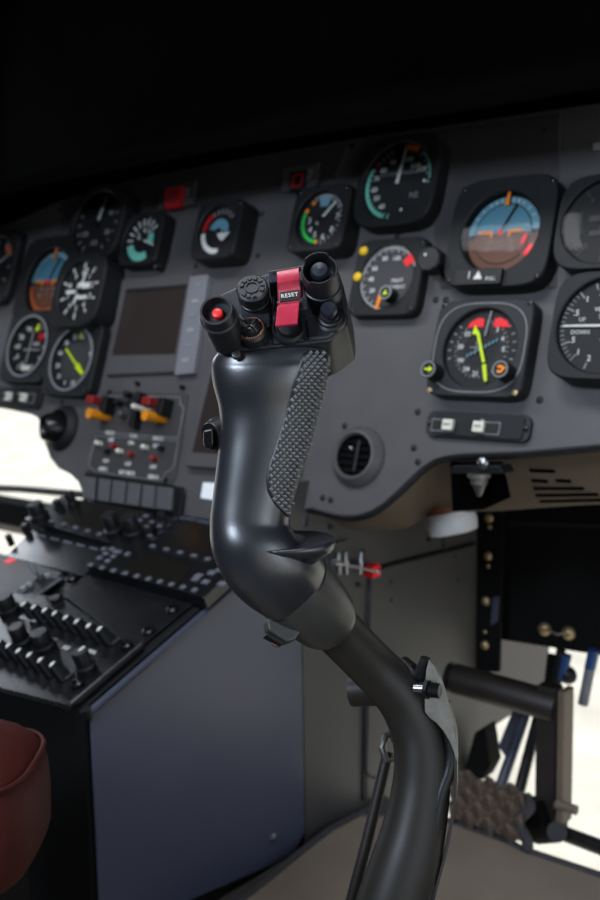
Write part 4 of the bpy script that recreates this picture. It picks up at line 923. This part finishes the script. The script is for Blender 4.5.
# local: x right, y away from viewer, z = up out of ledge
prof = []
for i in range(33):
    a = -PI / 2 - .38 + (PI + .9) * i / 32; prof.append((.0280 * max(0, math.cos(a)) ** .75 if math.cos(a) > 0 else .026 * math.cos(a), .0212 * math.sin(a)))
prof = [(x - .001, y + .002) for x, y in prof]
def lip(sc_, z):
    out = []
    for i, (x, y) in enumerate(prof):
        k = min(1, i / 11) ** .8; s_ = sc_ * (.80 + .20 * k); out.append((x * s_, y * s_, z * (.12 + .88 * k) + max(0, x) * .03))
    return out
b.rings([lip(.62, -.0095), lip(.80, -.0062), lip(.94, -.0036), lip(1.0, -.0010), lip(1.0, .0012), lip(.96, .0024), lip(.86, .0018), lip(.5, .0006)]); b.build('finger_ledge', 'grip', st, sharp=60)
# underside lug with bolt
LG = Frame(W(283, 627, ZG + .014), camdir(.78, .45, .0), camdir(-.45, .78, -.35)); LG = Frame(LG.o, LG.ex, LG.ey - LG.ey.dot(LG.ex) * LG.ex)
b = B(); b.T = SI @ LG.mat(); b.prism([(-.009, -.004), (.009, -.004), (.008, .004), (.005, .0072), (-.006, .0068), (-.009, .003)], -.007, .007).build('clamp_lug', 'collar', st, .0012)
b = B(); b.T = SI @ LG.mat() ; b.box((-.001, .0078, .002), (.010, .0022, .010)).build('lug_plate', 'black', st, .0005); b = B(); b.T = SI @ LG.mat(); b.box((.001, .0080, .0065), (.004, .003, .003)).build('lug_screw', 'bronze', st, .0006)
# side trigger on the left
tA = W(219, 434, ZG + .006); tB = W(206, 437, ZG + .0)
b = B(); b.T = SI @ alignz(tA, tB); b.lathe([(.009, -.006), (.009, .001), (.0075, .003), (.0075, .0045), (.0066, .006)], 24); b.build('side_switch_base', 'black', st)
b = S(); q = [W(203, 430, ZG - .004), W(213, 428, ZG - .006), W(214, 446, ZG - .004), W(206, 449, ZG - .004), W(203, 443, ZG - .004)]; dn = camdir(0, 0, 1) * .012
a1 = [b.v(p) for p in q]; a2 = [b.v(p + dn) for p in q]; b.f(a1); b.f(a2[::-1])
for i in range(5): b.f([a1[i], a1[(i + 1) % 5], a2[(i + 1) % 5], a2[i]])
b.build('side_switch_lever', 'blackg', st, .0012)
# hidden-side clamp lug lower
b = S(); b.tube([W(380, 688, ZG + .066), W(352, 690, ZG + .072)], [.010, .0095], 20); b.build('tube_boss', 'pedal', st)
# head: front outline and back outline
fo_ = [(201, 314), (206, 330), (220, 351), (230, 352), (262, 349), (300, 345), (330, 342), (334, 338), (338, 332), (347, 326), (348, 318), (346, 300), (343, 284), (338, 270), (325, 264), (300, 266), (272, 270), (244, 282), (215, 296), (205, 303)]
ba_ = [(216, 345), (222, 356), (230, 366), (240, 368), (262, 370), (300, 374), (328, 377), (336, 374), (344, 369), (355, 360), (356, 350), (354, 330), (350, 312), (345, 302), (328, 300), (300, 300), (275, 302), (250, 312), (230, 325), (219, 336)]
fp = HD.poly(fo_, 0); bp_ = HD.poly(ba_, -.030); 
def sc2(ps, k, z): c = sum(ps, V()) / len(ps); return [V((c.x + (p.x - c.x) * k, c.y + (p.y - c.y) * k, z)) for p in ps]
mid = [a.lerp(c, .5) for a, c in zip(fp, bp_)]
b = Sh(0, 0, 0); b.rings([sc2(bp_, .9, -.034), bp_, mid, [a.lerp(c, .06) for a, c in zip(fp, bp_)], sc2(fp, .985, 0)]); hd = b.build('switch_head', 'head', st, .0012, sharp=40)
def inner(pts, h, m, nm): 
    q = HD.poly(pts, h); a = [(p.x, p.y) for p in q][::-1]; b = Sh(0, 0, 0); b.prism(a, -.001, h); return b.build(nm, m, st, .0012)
inner([(240, 296), (265, 291), (270, 296), (271, 325), (266, 328), (243, 322), (238, 316)], .003, 'head', 'cap_plate')
inner([(305, 316), (341, 306), (344, 325), (328, 337), (308, 339)], .0012, 'head', 'switch_plate')
inner([(272, 284), (302, 278), (304, 341), (272, 344)], .0015, 'head', 'guard_plate')
def cyl(pb, hb, ptp, ht):
    a = HD.w(HD.at(*pb, hb)); c = HD.w(HD.at(*ptp, ht)); L = (c - a).length; b = B(); b.T = SI @ alignz(a, c); return b, L, a, c
def cc_(a, c): b = B(); b.T = SI @ alignz(a, c); return b
px2 = .00049
# B1 red button shroud
b, L, a, c = cyl((228, 339), -.002, (216, 310), .027)
R1 = 16 * px2; b.lathe([(R1 * 1.08, 0), (R1 * 1.08, L * .55), (R1, L * .6), (R1, L - .0006), (R1 * .97, L), (R1 * .84, L), (R1 * .82, L - .0006), (R1 * .8, L - .005), (.0001, L - .005)], 40, cap1=False)
s1 = b.build('button_shroud', 'knob', st); b = cc_(a, c); b.lathe([(5.4 * px2, L - .006), (5.4 * px2, L - .0035), (5 * px2, L - .0026), (3.5 * px2, L - .0022)], 20).build('red_button', 'redb', s1)
b = cc_(a, c); b.lathe([(R1 * 1.02, L - .009), (R1 * 1.13, L - .0085), (R1 * 1.13, L - .0068), (R1 * 1.02, L - .0062)], 40, cap0=False, cap1=False).build('shroud_ring', 'head', s1)
# B2 knurled cap
b, L, a, c = cyl((256, 304), .0, (252, 287.5), .014)
R2 = 15.5 * px2; b.lathe([(R2 * 1.0, 0), (R2 * .98, L * .35), (R2 * .8, L * .4), (R2 * .8, L * .5)], 36); b.build('cap_stem', 'knob', st)
b = cc_(a, c); b.knob(R2 * 1.03, L * .5, L, 120, flutes=40, dep=.025); k2 = b.build('knurled_cap', 'knob', st)
b = cc_(a, c)
for i in range(12):
    if i in (4, 8): continue
    b.arc(R2 * .56, R2 * .8, i * 30 + 4, i * 30 + 24, L, .0007, 3)
b.arc(R2 * .36, R2 * .44, 0, 359.9, L, .0006, 30); b.build('cap_ridges', 'knob', k2)
# B3 hat with bronze ring
b, L, a, c = cyl((252.5, 335), .0, (251, 329), .005)
R3 = 14 * px2; b.lathe([(R3 * 1.1, -.001), (R3 * 1.1, L * .8), (R3 * .95, L)], 36); h3 = b.build('hat_switch_base', 'knob', st)
b = cc_(a, c); b.T = b.T @ trs((0, 0, L - .0004)); b.lathe([(R3 * .80, 0), (R3 * .82, .0012), (R3 * .92, .0014), (R3 * .98, 0)], 48, cap0=False, cap1=False).build('bronze_ring', 'bronze', h3)
b = cc_(a, c)
for i in range(9): x, y = ang(105 + i * 11); b.box((x * R3 * .87, y * R3 * .87, L + .0011), (.0005, .0005, .0005))
b.build('worn_specks', 'ivory', h3)
b = cc_(a, c); b.T = b.T @ trs((0, 0, L)); 
b.lathe([(R3 * .74, -.0004), (R3 * .7, .0018), (R3 * .55, .0034), (R3 * .4, .0042), (R3 * .15, .0036)], 28); b.build('hat', 'knob', h3)
b = cc_(a, c); b.T = b.T @ trs((0, 0, L))
for i in range(4): x, y = ang(45 + i * 90); b.tube([(x * R3 * .12, y * R3 * .12, .0036), (x * R3 * .42, y * R3 * .42, .0044), (x * R3 * .64, y * R3 * .64, .0028)], .0009, 8)
b.build('hat_ridges', 'knob', h3)
# B4 guard and button beneath
b, L, a, c = cyl((288, 331), .0, (288, 327), .004); R4 = 15.5 * px2; b.lathe([(R4 * 1.05, -.001), (R4 * 1.05, L * .7), (R4 * .9, L), (R4 * .8, L * .6), (R4 * .7, L * .6), (R4 * .62, L * 1.2), (.0001, L * 1.3)], 36, cap1=False); b.build('guarded_button', 'knob', st)
def guard_strip(rows, th, m, nm, parent):
    b = Sh(0, 0, 0); rs = []
    for (lx, ly), (rx, ry), h_ in rows:
        A_, B_ = HD.at(lx, ly, h_), HD.at(rx, ry, h_); rs.append([A_, B_, B_ + V((0, 0, -th)), A_ + V((0, 0, -th))])
    b.rings(rs); return b.build(nm, m, parent, .0004, sharp=30)
g = guard_strip([((276.5, 271.5), (299, 267.5), .016), ((276.8, 276), (299.3, 272), .0172), ((277.3, 283), (299.5, 279), .0168), ((278, 288), (300, 284), .0150), ((278.2, 290), (300.5, 286.5), .0145), ((278.6, 296), (300.5, 293), .0150), ((278.8, 303), (300, 300.5), .0150), ((278.5, 305.5), (299.6, 303), .0144)], .003, 'redg', 'red_guard', st)
g2 = guard_strip([((279, 304.5), (299.6, 302), .0150), ((277, 306.5), (298.8, 304.5), .0165), ((276.6, 312), (298.6, 310), .0165), ((275.2, 326), (297.6, 323.5), .0155)], .002, 'redg', 'guard_flap', g)
q = [HD.at(279.9, 292.0, .0158), HD.at(299.2, 289.2, .0158), HD.at(299.2, 299.4, .0158), HD.at(279.9, 302, .0158)]
b = Sh(0, 0, 0); b.prism([(p.x, p.y) for p in q][::-1], .0148, .0158); lb = b.build('label_plate', 'dial', g, .0002)
cx = sum(p.x for p in q) / 4; cy = sum(p.y for p in q) / 4; dx = q[1] - q[0]; rz = math.atan2(dx.y, dx.x)
b = Sh(0, 0, 0); b.text('RESET', .0029, (cx, cy), .0160, .0003, rz, bold=.006, sp=1.1).build('lettering', 'white', lb)
for (x0, y0, hh) in ((273, 276, .014), (302.5, 303, .012)):
    a = HD.at(x0, y0, hh); b = Sh(a.x, a.y, 0); b.prism(rrect(.0022, .0034, .001, 3), 0, hh).build('guard_hinge', 'hat', st, .0006)
# hinge pin
a, c = HD.at(272.5, 273, .0135), HD.at(303, 268, .0135); b = Sh(0, 0, 0); b.tube([a, c], .0013, 10).build('hinge_pin', 'knob', st)
a_, c_ = HD.at(277, 304.5, .0135), HD.at(302, 301.5, .0135); b = Sh(0, 0, 0); b.tube([a_, c_], .0014, 10).build('hinge_pin', 'knob', st)
# support walls under the guard
for s_ in (0, 1):
    q = HD.at(279.5 + 19 * s_, 300 - 3 * s_, .006); b = Sh(q.x, q.y, 0); b.box((0, .002, .006), (.0016, .016, .012)).build('guard_wall', 'knob', st)
# B5 tall shroud
b, L, a, c = cyl((324.5, 297), -.002, (319, 267.5), .027); R5 = 17.6 * px2
n = 72; rs = []
def ht(i, base_):
    t_ = (i / n * 360 + 0) % 360; notch = 1 if (62 < t_ < 150 or 242 < t_ < 330) else 0
    return base_ + (0 if notch else -.0022)
def rg(rr, z, var=False): return [(rr * math.cos(2 * PI * i / n), rr * math.sin(2 * PI * i / n), ht(i, z) if var else z) for i in range(n)]
b.rings([rg(R5 * 1.02, 0), rg(R5 * 1.02, L * .5), rg(R5, L * .52), rg(R5, L - .0004, 1), rg(R5 * .97, L, 1), rg(R5 * .9, L, 1), rg(R5 * .87, L - .0006, 1), rg(R5 * .85, L - .013), rg(.0001, L - .013)], True, False); s5 = b.build('tall_shroud', 'knob', st, sharp=50)
b = cc_(a, c); b.lathe([(R5 * .2, L - .013), (R5 * .2, L - .006), (R5 * .52, L - .005), (R5 * .54, L - .0035), (R5 * .42, L - .0015), (.0001, L - .001)], 32, cap1=False); b.build('hat', 'hat', s5)
b = cc_(a, c); b.lathe([(R5 * 1.0, L * .40), (R5 * 1.1, L * .41), (R5 * 1.1, L * .47), (R5 * 1.0, L * .48)], 48, cap0=False, cap1=False).build('shroud_ring', 'knob', s5)
# B6 small hat with rings
b, L, a, c = cyl((331, 320), .0, (329.5, 313.5), .006); R6 = 14.5 * px2
b.lathe([(R6 * 1.03, -.001), (R6 * 1.03, L * .25), (R6 * .85, L * .35), (R6 * .82, L * .6), (R6 * .66, L * .65), (R6 * .62, L * .9)], 40); h6 = b.build('hat_switch_base', 'knob', st)
b = cc_(a, c); b.lathe([(R6 * .44, L * .6), (R6 * .42, L * 1.1), (R6 * .56, L * 1.3), (R6 * .6, L * 1.6), (R6 * .5, L * 1.85), (R6 * .2, L * 1.8)], 32); b.build('hat', 'hat', h6)
# tiny trim button at lower left edge of the head
q = HD.at(236, 353, .001); b = Sh(q.x, q.y, 0); b.lathe([(.0022, -.002), (.0022, .0004), (.0018, .0006)], 20).build('head_screw', 'collar', st)

# bracket plate and bolt
BZ = ZG + .036
pl = [(429, 659), (435, 667), (441, 679), (447, 699), (451.5, 718), (456, 739), (457.5, 756), (456, 762), (453.5, 752), (449, 741), (443, 731), (436, 723), (429, 718), (424.5, 712), (424.5, 694), (426, 670)]
b = S(); a1 = [b.v(W(x, y, BZ + .004 + (y - 657) * -.00006)) for x, y in pl]; dn = camdir(.5, 0, 1) * .0022; a2 = [b.v(W(x, y, BZ + .004 + (y - 657) * -.00006) + dn) for x, y in pl]; b.f(a1); b.f(a2[::-1])
for i in range(len(pl)): b.f([a1[i], a1[(i + 1) % len(pl)], a2[(i + 1) % len(pl)], a2[i]])
bk = b.build('bracket_plate', 'steeld', st, .0004)
b = S(); b.tube([W(426, 658, BZ + .008), W(421, 676, BZ + .010), W(412, 672, BZ + .014), W(402, 664, BZ + .02)], [.003, .0045, .005, .005], 12); b.build('bracket_web', 'black', st)
b = S(); b.tube([W(414, 688, BZ + .004), W(425, 689, BZ + .002)], .0026, 14); b.build('bolt_shank', 'steel', bk)
b = S(); pp, qq = W(427, 689.5, BZ + .001), W(440, 691, BZ - .002); b.tube([pp + (qq - pp) * i / 12 for i in range(13)], [.0042 if i % 2 else .0036 for i in range(13)], 16); b.build('bolt_thread', 'black', bk)
b = S(); b.tube([W(425.5, 689.3, BZ + .001), W(429, 689.8, BZ)], .0055, 6); b.build('nut', 'black', bk)
# flat strap following down the right side
strap = crom([(449, 706, BZ + .004), (456, 735, BZ), (457, 765, BZ - .002), (456, 800, BZ - .003), (449, 845, BZ - .006), (438, 888, BZ - .01), (428, 925, BZ - .014)], 5)
b = S(); rs = []
for x, y, Z_ in strap:
    p = W(x, y, Z_); rs.append([p, p + camdir(.2, 0, 1) * .014, p + camdir(.2, 0, 1) * .014 + camdir(-1, 0, 0) * .0016, p + camdir(-1, 0, 0) * .0016])
b.rings(rs); b.build('strap', 'pedal', st)
b = S(); b.tube([W(x - 8, y, Z_ + .003) for x, y, Z_ in crom([(452, 715, BZ + .002), (459, 745, BZ), (457, 770, BZ - .002), (447, 800, BZ - .006), (440, 850, BZ - .010), (434, 905, BZ - .014)], 5)], .0036, 10); b.build('harness', 'black', st)
# push rod with clip
b = S(); RZ = ZG + .075
b.tube([W(388, 752, RZ), W(378, 795, RZ - .004), W(366, 845, RZ - .008), W(350, 905, RZ - .012), V((W(345, 930, RZ - .014).x, W(345, 930, RZ - .014).y, .0))], .0034, 12); b.build('thin_rod', 'pedal', st)
b = S(); b.tube([W(392, 758, RZ), W(386, 760, RZ - .004), W(382, 748, RZ - .004), W(385, 736, RZ), W(391, 734, RZ + .002), W(396, 742, RZ)], .0022, 10); b.build('rod_clip', 'steeld', st)

# ------------------------------------------------------------------ cabin shell
def sbox(name, lo, hi, m):
    lo, hi = V(lo), V(hi); o = B().box((lo + hi) / 2, hi - lo).build(name, m); return struct(o)
XLw, XRw, YBk, YFr, ZC = -2.1, .75, -.9, 1.75, 1.25
fe = fm[5:12]; far = floorp(478, 800)
fl = [(XLw, YBk), (XRw, YBk), (XRw, fe[-1].y - .02)] + [(p.x, p.y + .004) for p in fe[::-1]] + [(XS, fe[0].y + .05), (XS, far.y), (XS - .06, far.y), (XLw, far.y - .1)]
struct(B().prism(fl, -.03, 0).build('floor', 'wallg'))
sbox('ceiling', (XLw - .05, YBk, ZC), (XRw + .05, YFr, ZC + .03), 'liner')
sbox('wall_back', (XLw, YBk - .03, -.03), (XRw, YBk, ZC), 'liner')
# front wall above the glareshield (dark lined windscreen area)
zg = PAN.w(PAN.at(398, 125)).z
sbox('wall_front', (XLw - .3, 1.33, .50), (XRw, 1.37, ZC), 'liner')
# left wall with a window opening low down
sbox('wall_left', (XLw - .04, YBk, .62), (XLw, YFr, .74), 'liner')
sbox('wall_left_front', (XLw - .04, 1.25, .74), (XLw, YFr, ZC), 'liner')
sbox('wall_left_top', (XLw - .04, YBk, 1.17), (XLw, 1.25, ZC), 'liner')
sbox('wall_left_back', (XLw - .04, YBk, .74), (XLw, .35, 1.17), 'liner')
sbox('wall_left_rear', (XLw - .04, YBk, -.03), (XLw, .2, .62), 'liner')
sbox('wall_right', (XRw, YBk, .95), (XRw + .04, YFr, ZC), 'liner')
sbox('wall_right_front', (XRw, .75, -.03), (XRw + .04, YFr, .95), 'liner')
# windscreen bottom trim strip seen faintly
a, c = yp(163, 146, 1.32), yp(265, 126, 1.32)
o = B().tube([a, c], .004, 8).build('trim_1', 'hous2'); struct(o)
# left door sill seen under the panel end
yS = 1.0
o = B().tube([yp(-60, 486, yS), yp(20, 489, yS), yp(88, 495, yS)], .006, 8).build('trim_2', 'black'); struct(o)
a0 = yp(-120, 494, yS + .02); a0.z = yp(0, 503, yS).z; a1_ = yp(86, 503, yS + .02)
o = B().box(((a0.x + a1_.x) / 2, yS + .03, (a0.z + yp(0, 524, yS).z) / 2), (a1_.x - a0.x, .05, a0.z - yp(0, 524, yS).z)).build('door_sill', 'matte', None, .004); tag(o, 'dark door sill beam at the left, behind the console under the bright window', 'sill')
zz = yp(0, 528, yS).z
o = B().box(((a0.x + a1_.x) / 2, yS + .02, zz), (a1_.x - a0.x, .03, .012)).build('sill_strip', 'tan', None, .002); tag(o, 'thin tan strip along the lower edge of the dark door sill', 'strip')
# outside ground
o = sbox('ground', (-30, -25, -.75), (30, 40, -.7), 'concrete')

# small pale placards
f = frsub(12, 236); t = tag(plate([(6, 234), (18, 233), (18, 237), (6, 238)], 0, .002, 'ring', None, 'placard', f, 0), 'tiny pale placard in the dark upper left corner of the panel', 'placard', None); t.matrix_world = f.mat()
f = frsub(597, 146); t = tag(plate([(593, 143), (603, 142), (603, 149), (593, 150)], 0, .002, 'pale', None, 'placard', f, 0), 'tiny pale placard at the right edge above the dark altimeter', 'placard', None); t.matrix_world = f.mat()

# ------------------------------------------------------------------ light
def area(name, loc, target, sx, sy, power, col):
    d = bpy.data.lights.new(name, 'AREA'); d.shape = 'RECTANGLE'; d.size = sx; d.size_y = sy; d.energy = power; d.color = col
    o = bpy.data.objects.new(name, d); COL.objects.link(o); o.location = loc
    o.rotation_euler = (V(target) - V(loc)).to_track_quat('-Z', 'Y').to_euler(); return o
area('added_overhead_key', (-.42, .29, 1.18), (-.5, .60, .4),   .3, .22, 3.7, (.90, .94, 1))  # added key lamp over stick and panel; the ceiling has no window
area('added_roof_fill', (-1.0, .32, 1.22), (-.95, .7, .3), .5, .22, 3.0, (.9, .94, 1))  # added fill for the left part of the panel, under the closed ceiling
area('added_rear_key', (-.36, -.80, 1.07), (-.33, .4, .5), .34, .3, 14.0, (.72, .84, 1))  # added lamp placed for the grip highlight; the back wall is closed
area('side_window_daylight', (-2.08, .97, .96), (-1.0, .75, .6), .52, .40, 4.0, (.86, .92, 1))
area('door_daylight_right', (.72, .0, .6), (-.6, .7, .35), .5, .4, 1.7, (.84, .90, 1))
sd = bpy.data.lights.new('sun', 'SUN'); sd.energy = 3.6; sd.angle = .01; sd.color = (1, .96, .89)
so = bpy.data.objects.new('sun', sd); COL.objects.link(so); so.rotation_euler = (math.radians(-33), math.radians(8), 0)
w = bpy.data.worlds.new('world'); SC.world = w; w.use_nodes = True
nt = w.node_tree; bg = nt.nodes['Background']; bg.inputs['Color'].default_value = (.75, .85, 1, 1); bg.inputs['Strength'].default_value = 1.0

# ------------------------------------------------------------------ camera
cd = bpy.data.cameras.new('camera'); cam = bpy.data.objects.new('camera', cd); COL.objects.link(cam)
cd.sensor_fit = 'HORIZONTAL'; cd.sensor_width = 36; cd.lens = 60; cd.clip_start = .01; cd.clip_end = 200
m = Matrix((RM.col[0], -RM.col[1], -RM.col[2])).transposed().to_4x4(); m.translation = CAM; cam.matrix_world = m
cd.dof.use_dof = True; cd.dof.focus_distance = ZG - .01; cd.dof.aperture_fstop = 18
SC.camera = cam
SC.view_settings.view_transform = 'Standard'; SC.view_settings.look = 'None'; SC.view_settings.exposure = 0; SC.view_settings.gamma = 1; SC.view_settings.use_curve_mapping = False
